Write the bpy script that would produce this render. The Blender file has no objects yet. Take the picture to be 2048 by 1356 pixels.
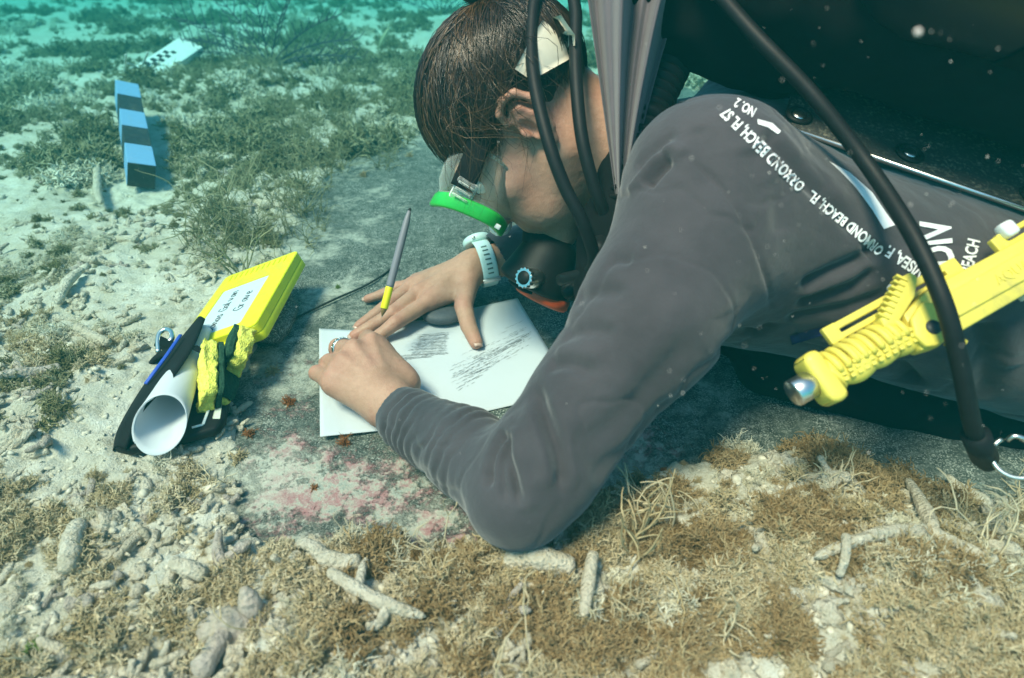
import bpy, bmesh, math, random
import numpy as np
from mathutils import Vector, Matrix
from mathutils.bvhtree import BVHTree

SC = bpy.context.scene
COL = SC.collection
rng = np.random.default_rng(7)
random.seed(7)
R = math.radians

# ------------------------------------------------------------ camera
PITCH = 35.0
FPX = 1200.0                      # focal length in pixels of the 2048 wide photograph
CAM = np.array([0.0, 0.0, 0.47])  # metres above the stone slab
cam_data = bpy.data.cameras.new('camera')
cam_data.sensor_width = 36.0
cam_data.lens = FPX / 2048 * 36
cam_data.clip_start = 0.02
cam_data.clip_end = 200
cam_data.dof.use_dof = True
cam_data.dof.focus_distance = 0.72
cam_data.dof.aperture_fstop = 4.8
cam = bpy.data.objects.new('camera', cam_data)
COL.objects.link(cam)
cam.location = CAM
cam.rotation_euler = (R(90 - PITCH), 0, 0)
SC.camera = cam

# ------------------------------------------------------------ daylight
SUN_DIR = np.array([-0.34, -0.30, 0.90])     # towards the sun
SUN_DIR = SUN_DIR / np.linalg.norm(SUN_DIR)
world = bpy.data.worlds.new('World')
SC.world = world
world.use_nodes = True
wn = world.node_tree.nodes
wl = world.node_tree.links
wn.clear()
sky_node = wn.new('ShaderNodeTexSky')
sky_node.sky_type = 'NISHITA'
sky_node.sun_disc = False
sky_node.sun_elevation = math.asin(SUN_DIR[2])
sky_node.sun_rotation = math.atan2(SUN_DIR[0], SUN_DIR[1])
wb = wn.new('ShaderNodeBackground')
wb.inputs['Strength'].default_value = 0.13
wo = wn.new('ShaderNodeOutputWorld')
wl.new(sky_node.outputs[0], wb.inputs[0])
wl.new(wb.outputs[0], wo.inputs[0])
sun_data = bpy.data.lights.new('sun', 'SUN')
sun_data.energy = 5.0
sun_data.angle = R(17.0)
sun_data.color = (1.0, 0.61, 0.45)
sun = bpy.data.objects.new('sun', sun_data)
COL.objects.link(sun)
sun.rotation_euler = Vector(SUN_DIR).to_track_quat('Z', 'Y').to_euler()

SC.view_settings.view_transform = 'Standard'
SC.view_settings.look = 'None'
SC.view_settings.exposure = 1.02
SC.view_settings.gamma = 1.0
SC.view_settings.use_curve_mapping = False
SC.cycles.use_denoising = True
try:
    SC.cycles.denoiser = 'OPENIMAGEDENOISE'
except Exception:
    pass
SC.cycles.max_bounces = 8
SC.cycles.transparent_max_bounces = 12
SC.cycles.volume_bounces = 1
SC.cycles.caustics_reflective = False
SC.cycles.caustics_refractive = False

# ------------------------------------------------------------ pixel <-> world
_p = R(PITCH)
CF = np.array([0, math.cos(_p), -math.sin(_p)])
CU = np.array([0, math.sin(_p), math.cos(_p)])
CR = np.array([1.0, 0, 0])

def ray(px, py):
    return CF + CR * ((px - 1024) / FPX) + CU * ((678 - py) / FPX)

def W(px, py, d):
    """point seen at photo pixel px,py at depth d along the camera axis"""
    return CAM + ray(px, py) * d

def G(px, py, z=0.0):
    """point seen at photo pixel px,py at height z above the slab"""
    v = ray(px, py)
    return CAM + v * ((z - CAM[2]) / v[2])

def nrm(v):
    v = np.asarray(v, float)
    return v / np.linalg.norm(v)

# ------------------------------------------------------------ noise
def _hash(ix, iy, iz, seed):
    h = (ix.astype(np.int64) * 374761393 + iy.astype(np.int64) * 668265263 +
         iz.astype(np.int64) * 2147483647 + seed * 1274126177) & 0xFFFFFFFF
    h = ((h ^ (h >> 13)) * 1274126177) & 0xFFFFFFFF
    h = (h ^ (h >> 16)) & 0xFFFFFFFF
    return h.astype(np.float64) / 0xFFFFFFFF

def vnoise(p, seed=0):
    """value noise -1..1 at (n,3) points"""
    p = np.asarray(p, float)
    i = np.floor(p).astype(np.int64)
    f = p - i
    f = f * f * f * (f * (f * 6 - 15) + 10)
    r = np.zeros(len(p))
    for dx in (0, 1):
        wx = f[:, 0] if dx else 1 - f[:, 0]
        for dy in (0, 1):
            wy = f[:, 1] if dy else 1 - f[:, 1]
            for dz in (0, 1):
                wz = f[:, 2] if dz else 1 - f[:, 2]
                r += wx * wy * wz * _hash(i[:, 0] + dx, i[:, 1] + dy, i[:, 2] + dz, seed)
    return r * 2 - 1

def fbm(p, octv=4, seed=0, gain=0.5):
    p = np.asarray(p, float)
    a, s, r = 1.0, 0.0, np.zeros(len(p))
    for k in range(octv):
        r += a * vnoise(p * (2.03 ** k) + 11.3 * k, seed + k)
        s += a
        a *= gain
    return r / s

def sstep(a, b, x):
    t = np.clip((x - a) / (b - a), 0, 1)
    return t * t * (3 - 2 * t)

# ------------------------------------------------------------ objects
def tag(o, label=None, cat=None, group=None, kind=None):
    if label: o['label'] = label
    if cat: o['category'] = cat
    if group: o['group'] = group
    if kind: o['kind'] = kind
    return o

def mesh_data(name, V, F, smooth=True):
    V = np.asarray(V, np.float32)
    me = bpy.data.meshes.new(name)
    if isinstance(F, np.ndarray) and F.ndim == 2:
        n, k = F.shape
        me.vertices.add(len(V))
        me.vertices.foreach_set('co', V.ravel())
        me.loops.add(n * k)
        me.loops.foreach_set('vertex_index', F.astype(np.int32).ravel())
        me.polygons.add(n)
        me.polygons.foreach_set('loop_start', np.arange(0, n * k, k, dtype=np.int32))
        me.polygons.foreach_set('loop_total', np.full(n, k, np.int32))
        me.update(calc_edges=True)
        me.validate()
    else:
        me.from_pydata([tuple(v) for v in V.tolist()], [], [tuple(int(i) for i in f) for f in F])
        me.update()
    me.polygons.foreach_set('use_smooth', np.full(len(me.polygons), bool(smooth)))
    return me

def empty(name, loc, label=None, cat=None, group=None):
    o = bpy.data.objects.new(name, None)
    o.empty_display_size = 0.03
    COL.objects.link(o)
    o.location = [float(x) for x in loc]
    return tag(o, label, cat, group)

def root_loc(o):
    l = np.zeros(3)
    while o is not None:
        l += np.array(o.location)
        o = o.parent
    return l

def part(name, V, F, mat, parent=None, smooth=True, origin=None):
    """one mesh object; V in world coordinates"""
    V = np.asarray(V, float)
    if parent is not None:
        off = root_loc(parent)
    else:
        off = np.array(origin, float) if origin is not None else np.array([V[:, 0].mean(), V[:, 1].mean(), V[:, 2].min()])
    o = bpy.data.objects.new(name, mesh_data(name, V - off, F, smooth))
    COL.objects.link(o)
    if parent is not None:
        o.parent = parent
    else:
        o.location = off
    if mat is not None:
        o.data.materials.append(mat)
    return o

def autosmooth(o, ang=35):
    """flat-shade sharp edges"""
    me = o.data
    bm = bmesh.new(); bm.from_mesh(me)
    for e in bm.edges:
        if len(e.link_faces) == 2 and e.calc_face_angle(0) > R(ang):
            e.smooth = False
    bm.to_mesh(me); bm.free()
    return o

class MB:
    """collects shapes into one mesh"""
    def __init__(s):
        s.V = []; s.F = []; s.n = 0
    def add(s, V, F):
        V = np.asarray(V, float)
        s.V.append(V)
        s.F += [tuple(int(i) + s.n for i in f) for f in F]
        s.n += len(V)
        return s
    def get(s):
        return np.concatenate(s.V), s.F
    def build(s, name, mat, parent=None, smooth=True, origin=None, sharp=None):
        V, F = s.get()
        o = part(name, V, F, mat, parent, smooth, origin)
        if sharp: autosmooth(o, sharp)
        return o

def frames(P):
    P = np.asarray(P, float)
    n = len(P)
    T = np.zeros_like(P)
    T[1:-1] = P[2:] - P[:-2]
    T[0] = P[1] - P[0]; T[-1] = P[-1] - P[-2]
    T /= np.maximum(np.linalg.norm(T, axis=1, keepdims=True), 1e-9)
    a = np.array([0, 0, 1.0]) if abs(T[0][2]) < 0.9 else np.array([1.0, 0, 0])
    N = np.zeros_like(P)
    N[0] = nrm(np.cross(np.cross(T[0], a), T[0]))
    for i in range(1, n):
        v = N[i - 1] - T[i] * (N[i - 1] @ T[i])
        N[i] = v / max(np.linalg.norm(v), 1e-9)
    return T, N, np.cross(T, N)

def tube(P, r, seg=10, cap=True, flat=1.0, up=None):
    """tube along P; r scalar or list; flat squashes the second cross axis"""
    P = np.asarray(P, float)
    n = len(P)
    r = np.broadcast_to(np.asarray(r, float), (n,))
    T, N, B = frames(P)
    if up is not None:
        up = np.broadcast_to(np.asarray(up, float), (n, 3))
        N = up - T * np.sum(up * T, axis=1, keepdims=True)
        N /= np.maximum(np.linalg.norm(N, axis=1, keepdims=True), 1e-9)
        B = np.cross(T, N)
    a = np.linspace(0, 2 * math.pi, seg, endpoint=False)
    c, s_ = np.cos(a), np.sin(a)
    V = P[:, None, :] + r[:, None, None] * (c[None, :, None] * B[:, None, :] + flat * s_[None, :, None] * N[:, None, :])
    V = V.reshape(-1, 3)
    F = []
    for i in range(n - 1):
        for j in range(seg):
            k = (j + 1) % seg
            F.append((i * seg + j, i * seg + k, (i + 1) * seg + k, (i + 1) * seg + j))
    if cap:
        F.append(tuple(range(seg - 1, -1, -1)))
        F.append(tuple(range((n - 1) * seg, n * seg)))
    return V, F

def catmull(P, n):
    """n points along a smooth curve through P"""
    P = np.asarray(P, float)
    Q = np.vstack([2 * P[0] - P[1], P, 2 * P[-1] - P[-2]])
    m = len(P) - 1
    out = []
    for t in np.linspace(0, m, n):
        i = min(int(t), m - 1)
        u = t - i
        p0, p1, p2, p3 = Q[i], Q[i + 1], Q[i + 2], Q[i + 3]
        out.append(0.5 * ((2 * p1) + (-p0 + p2) * u + (2 * p0 - 5 * p1 + 4 * p2 - p3) * u * u + (-p0 + 3 * p1 - 3 * p2 + p3) * u ** 3))
    return np.array(out)

def frustum(c0, c1, r0, r1, seg=24, cap=True):
    return tube([c0, c1], [r0, r1], seg, cap)

def bevel_box(c, ax, half, bev=0.002, seg=2):
    """bevelled box: centre, three axes (rows), half sizes -> world V, F"""
    bm = bmesh.new()
    bmesh.ops.create_cube(bm, size=2)
    for v in bm.verts:
        v.co = Vector((v.co.x * half[0], v.co.y * half[1], v.co.z * half[2]))
    if bev > 0:
        bmesh.ops.bevel(bm, geom=list(bm.edges), offset=bev, segments=seg, affect='EDGES', profile=0.5)
    bm.verts.ensure_lookup_table()
    L = np.array([v.co[:] for v in bm.verts])
    F = [tuple(v.index for v in f.verts) for f in bm.faces]
    bm.free()
    return np.asarray(c) + L @ np.asarray(ax), F

def prism(poly, c, ax, h, bev=0.0, seg=2):
    """extruded 2-D outline (x,y) by h along the third axis, from c"""
    bm = bmesh.new()
    vs = [bm.verts.new((x, y, 0)) for x, y in poly]
    f = bm.faces.new(vs)
    r = bmesh.ops.extrude_face_region(bm, geom=[f])
    bmesh.ops.translate(bm, verts=[g for g in r['geom'] if isinstance(g, bmesh.types.BMVert)], vec=(0, 0, h))
    bmesh.ops.recalc_face_normals(bm, faces=bm.faces)
    if bev > 0:
        bmesh.ops.bevel(bm, geom=[e for e in bm.edges if e.calc_face_angle(0) > 0.5], offset=bev, segments=seg, affect='EDGES', profile=0.5)
    bm.verts.ensure_lookup_table()
    L = np.array([v.co[:] for v in bm.verts])
    F = [tuple(v.index for v in f.verts) for f in bm.faces]
    bm.free()
    return np.asarray(c) + L @ np.asarray(ax), F

def lathe(prof, c, ax, seg=32):
    """profile [(r,h)] turned about ax[2] at c"""
    prof = np.asarray(prof, float)
    a = np.linspace(0, 2 * math.pi, seg, endpoint=False)
    ax = np.asarray(ax)
    V = np.asarray(c) + (prof[:, None, 0, None] * (np.cos(a)[None, :, None] * ax[0] + np.sin(a)[None, :, None] * ax[1]) + prof[:, None, 1, None] * ax[2])
    n = len(prof)
    V = V.reshape(-1, 3)
    F = []
    for i in range(n - 1):
        for j in range(seg):
            k = (j + 1) % seg
            F.append((i * seg + j, i * seg + k, (i + 1) * seg + k, (i + 1) * seg + j))
    F.append(tuple(range(seg - 1, -1, -1)))
    F.append(tuple(range((n - 1) * seg, n * seg)))
    return V, F

def basis(z, xhint):
    z = nrm(z); x = np.asarray(xhint, float); x = nrm(x - z * (x @ z))
    return np.array([x, np.cross(z, x), z])

def normals_of(V, F):
    """area-weighted vertex normals of an (n,k) face array"""
    a, b, c = V[F[:, 0]], V[F[:, 1]], V[F[:, 2]]
    fn = np.cross(b - a, c - a)
    N = np.zeros_like(V)
    for k in range(F.shape[1]):
        for d in range(3):
            N[:, d] += np.bincount(F[:, k], fn[:, d], len(V))
    return N / np.maximum(np.linalg.norm(N, axis=1, keepdims=True), 1e-12)

def laplace(V, F, it=2, lam=0.5):
    n = len(V)
    k = F.shape[1]
    E = np.concatenate([np.stack([F[:, i], F[:, (i + 1) % k]], 1) for i in range(k)])
    deg = np.bincount(E[:, 0], minlength=n) + np.bincount(E[:, 1], minlength=n)
    for _ in range(it):
        A = np.zeros_like(V)
        for d in range(3):
            A[:, d] = np.bincount(E[:, 0], V[E[:, 1], d], n) + np.bincount(E[:, 1], V[E[:, 0], d], n)
        V = V + lam * (A / np.maximum(deg, 1)[:, None] - V)
    return V

# ------------------------------------------------------------ signed distance modelling
class Cap:
    """tapered capsule; optional squash of the section along axis sq (factor)"""
    def __init__(s, a, b, ra, rb, k=0.01, op='+', sq=None, f=1.0):
        s.a = np.asarray(a, float); s.b = np.asarray(b, float); s.ra = ra; s.rb = rb; s.k = k; s.op = op
        s.ab = s.b - s.a; s.l2 = max(s.ab @ s.ab, 1e-12)
        s.sq = None if sq is None else nrm(sq); s.f = f
    def __call__(s, p):
        q = p - s.a
        t = np.clip((q @ s.ab) / s.l2, 0, 1)
        q = q - t[:, None] * s.ab
        if s.sq is not None:
            q = q + np.outer((q @ s.sq) * (1 / s.f - 1), s.sq)
            return (np.sqrt(np.sum(q * q, 1)) - (s.ra + t * (s.rb - s.ra))) * s.f
        return np.sqrt(np.sum(q * q, 1)) - (s.ra + t * (s.rb - s.ra))

class Ell:
    """oriented ellipsoid"""
    def __init__(s, c, r, ax=None, k=0.01, op='+'):
        s.c = np.asarray(c, float); s.r = np.asarray(r, float); s.ax = np.eye(3) if ax is None else np.asarray(ax); s.k = k; s.op = op
    def __call__(s, p):
        q = (p - s.c) @ s.ax.T
        k0 = np.sqrt(np.sum((q / s.r) ** 2, 1))
        k1 = np.sqrt(np.sum((q / s.r ** 2) ** 2, 1))
        return k0 * (k0 - 1) / np.maximum(k1, 1e-9)

class RBox:
    """oriented rounded box"""
    def __init__(s, c, h, r, ax=None, k=0.01, op='+'):
        s.c = np.asarray(c, float); s.h = np.asarray(h, float); s.r = r; s.ax = np.eye(3) if ax is None else np.asarray(ax); s.k = k; s.op = op
    def __call__(s, p):
        q = np.abs((p - s.c) @ s.ax.T) - s.h + s.r
        return np.sqrt(np.sum(np.maximum(q, 0) ** 2, 1)) + np.minimum(q.max(1), 0) - s.r

def sdf_eval(prims, p):
    d = None
    for pr in prims:
        e = pr(p)
        if d is None:
            d = e if pr.op == '+' else np.full(len(p), 1.0)
            continue
        k = pr.k
        if pr.op == '+':
            h = np.clip(0.5 + 0.5 * (d - e) / k, 0, 1)
            d = d * (1 - h) + e * h - k * h * (1 - h)
        else:
            h = np.clip(0.5 - 0.5 * (e + d) / k, 0, 1)
            d = d * (1 - h) - e * h + k * h * (1 - h)
    return d

def sdf_mesh(prims, vox, lo, hi):
    """block-sparse surface nets"""
    lo = np.asarray(lo, float); hi = np.asarray(hi, float)
    B = 16
    nb = np.ceil((hi - lo) / (vox * B)).astype(int)
    big = np.int64(1 << 20)
    gi = np.stack(np.meshgrid(*[np.arange(n) for n in nb], indexing='ij'), -1).reshape(-1, 3)
    cen = lo + (gi + 0.5) * B * vox
    rad = B * vox * 0.5 * math.sqrt(3)
    D = np.stack([pr(cen) for pr in prims], 1)
    plus = np.array([pr.op == '+' for pr in prims])
    kk = np.array([pr.k for pr in prims])
    dmin = D[:, plus].min(1)
    act = np.where((dmin < rad + kk.max()) & (dmin > -rad * 2.2))[0]
    loc = np.stack(np.meshgrid(*[np.arange(B + 1)] * 3, indexing='ij'), -1).reshape(-1, 3)
    ids_all, pos_all, quads = [], [], []
    key = lambda c: (c[..., 0].astype(np.int64) * big + c[..., 1]) * big + c[..., 2]
    corners = np.array([[i, j, k] for i in (0, 1) for j in (0, 1) for k in (0, 1)])
    edges = [(a, b) for a in range(8) for b in range(a + 1, 8) if np.abs(corners[a] - corners[b]).sum() == 1]
    for bi in act:
        sel = [prims[j] for j in range(len(prims)) if (D[bi, j] < dmin[bi] + 2 * rad + kk[j] if plus[j] else D[bi, j] < rad + kk[j])]
        base = gi[bi] * B
        P = lo + (base + loc) * vox
        v = sdf_eval(sel, P).reshape(B + 1, B + 1, B + 1)
        s = v < 0
        if s.all() or not s.any():
            continue
        cnt = np.zeros((B, B, B), np.int8)
        for c in corners:
            cnt += s[c[0]:c[0] + B, c[1]:c[1] + B, c[2]:c[2] + B]
        cell = np.argwhere((cnt > 0) & (cnt < 8))
        if len(cell) == 0:
            continue
        cv = np.stack([v[tuple((cell + c).T)] for c in corners], 1)
        acc = np.zeros((len(cell), 3)); num = np.zeros(len(cell))
        for a, b in edges:
            m = (cv[:, a] < 0) != (cv[:, b] < 0)
            t = cv[m, a] / (cv[m, a] - cv[m, b])
            acc[m] += corners[a] + t[:, None] * (corners[b] - corners[a])
            num[m] += 1
        ids_all.append(key(cell + base + 1))
        pos_all.append(lo + (cell + base + acc / num[:, None]) * vox)
        for ax in range(3):
            e = np.eye(3, dtype=int)[ax]
            u = np.eye(3, dtype=int)[(ax + 1) % 3]; w = np.eye(3, dtype=int)[(ax + 2) % 3]
            s0 = s[:B, :B, :B]
            s1 = s[e[0]:e[0] + B, e[1]:e[1] + B, e[2]:e[2] + B]
            pe = np.argwhere(s0 != s1)
            if len(pe) == 0:
                continue
            ins = s0[tuple(pe.T)]
            g = pe + base + 1
            q = np.stack([key(g - u - w), key(g - w), key(g), key(g - u)], 1)
            q[~ins] = q[~ins][:, ::-1]
            quads.append(q)
    ids = np.concatenate(ids_all); pos = np.concatenate(pos_all)
    ids, first = np.unique(ids, return_index=True)
    pos = pos[first]
    Q = np.concatenate(quads)
    idx = np.searchsorted(ids, Q)
    idx = np.minimum(idx, len(ids) - 1)
    good = (ids[idx] == Q).all(1)
    return pos, idx[good]
# ------------------------------------------------------------ materials
class NT:
    def __init__(s, name):
        s.m = bpy.data.materials.new(name)
        s.m.use_nodes = True
        s.t = s.m.node_tree
        s.t.nodes.clear()
        s.out = s.t.nodes.new('ShaderNodeOutputMaterial')
        s.b = s.t.nodes.new('ShaderNodeBsdfPrincipled')
        s.t.links.new(s.b.outputs[0], s.out.inputs['Surface'])
        s._co = None
    def n(s, kind, **kw):
        x = s.t.nodes.new(kind)
        for k, v in kw.items():
            if hasattr(x, k): setattr(x, k, v)
        return x
    def l(s, a, b):
        s.t.links.new(a, b)
    def co(s):
        if s._co is None:
            g = s.n('ShaderNodeTexCoord')
            s._co = g.outputs['Object']
        return s._co
    def noise(s, scale, detail=4, rough=0.55, dist=0.0, vec=None, w=None):
        x = s.n('ShaderNodeTexNoise')
        x.inputs['Scale'].default_value = scale
        x.inputs['Detail'].default_value = detail
        x.inputs['Roughness'].default_value = rough
        x.inputs['Distortion'].default_value = dist
        s.l(vec if vec is not None else s.co(), x.inputs['Vector'])
        return x.outputs['Fac']
    def vor(s, scale, feature='F1', vec=None, rnd=1.0, out='Distance'):
        x = s.n('ShaderNodeTexVoronoi', feature=feature)
        x.inputs['Scale'].default_value = scale
        x.inputs['Randomness'].default_value = rnd
        s.l(vec if vec is not None else s.co(), x.inputs['Vector'])
        return x.outputs[out]
    def ramp(s, fac, stops):
        x = s.n('ShaderNodeValToRGB')
        e = x.color_ramp.elements
        while len(e) < len(stops): e.new(0.5)
        for el, (p, c) in zip(e, stops):
            el.position = p
            el.color = (c, c, c, 1) if not hasattr(c, '__len__') else (*c, 1)
        s.l(fac, x.inputs['Fac'])
        return x.outputs['Color']
    def mix(s, fac, a, b, mode='MIX'):
        x = s.n('ShaderNodeMix', data_type='RGBA', blend_type=mode)
        for sock, v in ((x.inputs[0], fac), (x.inputs[6], a), (x.inputs[7], b)):
            if hasattr(v, 'is_linked'): s.l(v, sock)
            elif hasattr(v, '__len__'): sock.default_value = (*v, 1)
            else: sock.default_value = v
        return x.outputs[2]
    def math(s, op, a, b=0.5):
        x = s.n('ShaderNodeMath', operation=op)
        for sock, v in ((x.inputs[0], a), (x.inputs[1], b)):
            if hasattr(v, 'is_linked'): s.l(v, sock)
            else: sock.default_value = v
        return x.outputs[0]
    def bump(s, h, strength=0.5, dist=0.002, normal=None):
        x = s.n('ShaderNodeBump')
        x.inputs['Strength'].default_value = strength
        x.inputs['Distance'].default_value = dist
        s.l(h, x.inputs['Height'])
        if normal is not None: s.l(normal, x.inputs['Normal'])
        s.l(x.outputs[0], s.b.inputs['Normal'])
        return x.outputs[0]
    def set(s, **kw):
        for k, v in kw.items():
            i = s.b.inputs[k.replace('_', ' ')]
            if hasattr(v, 'is_linked'): s.l(v, i)
            elif hasattr(v, '__len__'): i.default_value = (*v, 1) if len(v) == 3 else v
            else: i.default_value = v
        return s

def plain(name, col, rough=0.5, var=0.12, scale=60, bump=0.15, bscale=400, bdist=0.0006, **kw):
    """one-colour material with slight mottling and fine relief"""
    t = NT(name)
    f = t.noise(scale, 5, 0.6)
    lo = tuple(c * (1 - var) for c in col); hi = tuple(min(1, c * (1 + var)) for c in col)
    t.set(Base_Color=t.ramp(f, [(0.25, lo), (0.75, hi)]), Roughness=rough, **kw)
    if bump > 0:
        t.bump(t.noise(bscale, 3), bump, bdist)
    return t.m

def scuffed(name, col, rough, dirt=(0.20, 0.17, 0.10), amt=0.5, scr=0.25, **kw):
    """used plastic: mottling, silt in patches, pale scratches"""
    t = NT(name)
    base = t.ramp(t.noise(40, 5, 0.6), [(0.25, tuple(c * 0.93 for c in col)), (0.75, col)])
    gm = t.math('MULTIPLY', t.ramp(t.noise(24, 8, 0.75, 0.4), [(0.50, 0.0), (0.72, 1.0)]), amt)
    base = t.mix(gm, base, dirt)
    mp = t.n('ShaderNodeMapping'); mp.inputs['Scale'].default_value = (1.0, 9.0, 2.0); mp.inputs['Rotation'].default_value = (0.3, 0.5, 0.7)
    t.l(t.co(), mp.inputs['Vector'])
    sc = t.math('MULTIPLY', t.ramp(t.noise(160, 3, 0.6, 0.0, mp.outputs[0]), [(0.66, 0.0), (0.70, 1.0)]), scr)
    base = t.mix(sc, base, tuple(min(1, c * 1.15 + 0.12) for c in col))
    rg_ = t.ramp(t.noise(90, 5, 0.7), [(0.3, max(0.05, rough - 0.12)), (0.7, min(1, rough + 0.2))])
    t.set(Base_Color=base, Roughness=rg_, **kw)
    t.bump(t.math('ADD', t.noise(500, 3), t.math('MULTIPLY', t.noise(70, 5), 1.5)), 0.14, 0.0008)
    return t.m

M = {}

# sand: bleached carbonate grains with olive films
t = NT('coral_sand')
big = t.noise(7, 5, 0.6, 0.3)
mid = t.noise(45, 6, 0.65)
fine = t.noise(420, 4, 0.7)
base = t.ramp(mid, [(0.28, (0.56, 0.50, 0.40)), (0.48, (0.72, 0.67, 0.57)), (0.72, (0.82, 0.78, 0.70))])
film = t.ramp(big, [(0.42, 0.0), (0.62, 1.0)])
base = t.mix(t.math('MULTIPLY', film, 0.35), base, (0.38, 0.32, 0.19))
grain = t.ramp(fine, [(0.3, (0.74, 0.70, 0.62)), (0.6, (1.0, 1.0, 1.0))])
base = t.mix(0.75, base, grain, 'MULTIPLY')
t.set(Base_Color=base, Roughness=0.95, Specular_IOR_Level=0.1)
h = t.math('ADD', t.math('MULTIPLY', t.noise(160, 6, 0.7), 1.0), t.math('MULTIPLY', fine, 0.5))
t.bump(h, 0.9, 0.006)
M['sand'] = t.m

# slab: dark weathered stone, pale bore specks, pink and cream crusts
t = NT('encrusted_stone')
n1 = t.noise(9, 6, 0.6, 0.2)
n2 = t.noise(90, 6, 0.7)
n3 = t.noise(520, 3, 0.7)
base = t.ramp(n2, [(0.28, (0.026, 0.033, 0.029)), (0.5, (0.068, 0.080, 0.071)), (0.72, (0.19, 0.205, 0.175))])
spk = t.ramp(n3, [(0.53, 0.0), (0.60, 1.0)])
spk = t.math('MULTIPLY', spk, t.ramp(t.noise(25, 4), [(0.32, 0.1), (0.60, 1.0)]))
base = t.mix(t.math('MULTIPLY', spk, 0.85), base, (0.50, 0.50, 0.44))
# crust density comes from a mask painted on the slab vertices (growth near its lower edge)
at = t.n('ShaderNodeAttribute', attribute_name='crust').outputs['Fac']
sep = t.math('ADD', t.math('MULTIPLY', t.noise(38, 8, 0.72, 0.3), 0.72), t.math('MULTIPLY', t.noise(210, 4, 0.7), 0.28))
crust = t.ramp(t.math('ADD', t.math('MULTIPLY', at, 0.285), sep), [(0.63, 0.0), (0.72, 1.0)])
ring = t.math('ADD', t.math('MULTIPLY', t.noise(60, 6, 0.7, 0.2), 0.75), t.math('MULTIPLY', t.noise(300, 4, 0.7), 0.25))
ccol = t.ramp(ring, [(0.40, (0.42, 0.19, 0.19)), (0.48, (0.46, 0.29, 0.27)), (0.52, (0.50, 0.44, 0.36)), (0.60, (0.36, 0.38, 0.33)), (0.68, (0.22, 0.13, 0.09))])
base = t.mix(t.math('MULTIPLY', crust, 0.78), base, ccol)
silt = t.ramp(t.math('ADD', t.math('MULTIPLY', t.n('ShaderNodeAttribute', attribute_name='silt').outputs['Fac'], 0.26), t.noise(20, 10, 0.80, 0.3)), [(0.56, 0.0), (0.74, 1.0)])
base = t.mix(t.math('MULTIPLY', silt, 0.85), base, (0.50, 0.48, 0.40))
t.set(Base_Color=base, Roughness=0.9, Specular_IOR_Level=0.15)
hh = t.math('ADD', t.math('MULTIPLY', crust, 0.7), t.math('ADD', t.math('MULTIPLY', n2, 0.9), t.math('MULTIPLY', n3, 0.25)))
t.bump(hh, 0.9, 0.004)
M['slab'] = t.m

def growth(name, c0, c1, c2, rough=0.9, scale=180, pitted=False):
    t = NT(name)
    oi = t.n('ShaderNodeObjectInfo').outputs['Random']
    f = t.noise(scale, 4, 0.65)
    a = t.ramp(f, [(0.3, c0), (0.7, c1)])
    a = t.mix(t.math('MULTIPLY', oi, 0.8), a, c2)
    if pitted:
        film = t.ramp(t.noise(55, 6, 0.7), [(0.46, 0.0), (0.60, 1.0)])
        a = t.mix(t.math('MULTIPLY', film, 0.35), a, (0.34, 0.27, 0.15))
        pit = t.ramp(t.vor(330), [(0.05, 0.65), (0.28, 1.0)])
        a = t.mix(0.4, a, pit, 'MULTIPLY')
        h = t.math('ADD', t.math('MULTIPLY', t.vor(330), 0.8), t.math('MULTIPLY', t.noise(150, 7, 0.75), 1.6))
        t.bump(h, 0.85, 0.005)
    else:
        t.bump(t.noise(scale * 4, 3), 0.4, 0.001)
    t.set(Base_Color=a, Roughness=rough, Specular_IOR_Level=0.15)
    return t.m

M['algae_tan'] = growth('tan_algae', (0.27, 0.195, 0.095), (0.50, 0.38, 0.21), (0.64, 0.54, 0.38))
M['algae_brown'] = growth('brown_algae', (0.13, 0.075, 0.030), (0.32, 0.205, 0.09), (0.46, 0.34, 0.19))
M['algae_olive'] = growth('olive_algae', (0.09, 0.085, 0.03), (0.24, 0.21, 0.10), (0.38, 0.35, 0.22))
M['algae_pale'] = growth('silted_algae', (0.38, 0.32, 0.20), (0.60, 0.53, 0.38), (0.74, 0.69, 0.57))
M['algae_rust'] = growth('rust_algae', (0.20, 0.06, 0.015), (0.36, 0.13, 0.04), (0.26, 0.12, 0.05))
M['algae_green'] = growth('green_algae', (0.05, 0.11, 0.02), (0.14, 0.22, 0.04), (0.20, 0.26, 0.08))
M['rubble'] = growth('coral_rubble', (0.62, 0.53, 0.41), (0.84, 0.76, 0.63), (0.68, 0.57, 0.43), scale=120, pitted=True)
M['rubble_pink'] = growth('crusted_rubble', (0.48, 0.37, 0.32), (0.68, 0.60, 0.52), (0.55, 0.46, 0.38), scale=90, pitted=True)
M['sea_plume'] = growth('sea_plume', (0.045, 0.05, 0.06), (0.10, 0.10, 0.12), (0.12, 0.11, 0.13))
M['grit'] = growth('grit', (0.42, 0.36, 0.26), (0.72, 0.65, 0.54), (0.50, 0.43, 0.32), scale=300)

# shirt: stretch knit
t = NT('grey_knit')
f = t.noise(14, 5, 0.6)
t.set(Base_Color=t.ramp(f, [(0.3, (0.038, 0.034, 0.039)), (0.7, (0.060, 0.053, 0.060))]), Roughness=0.85, Specular_IOR_Level=0.25, Sheen_Weight=0.25, Sheen_Roughness=0.5)
w = t.n('ShaderNodeTexWave'); w.inputs['Scale'].default_value = 900; w.inputs['Distortion'].default_value = 1.5
t.l(t.co(), w.inputs['Vector'])
hsum = t.math('ADD', t.math('MULTIPLY', t.noise(700, 3), 0.6), t.math('MULTIPLY', t.noise(60, 5, 0.6), 2.2))
t.bump(hsum, 0.35, 0.0016)
M['shirt'] = t.m

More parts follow.
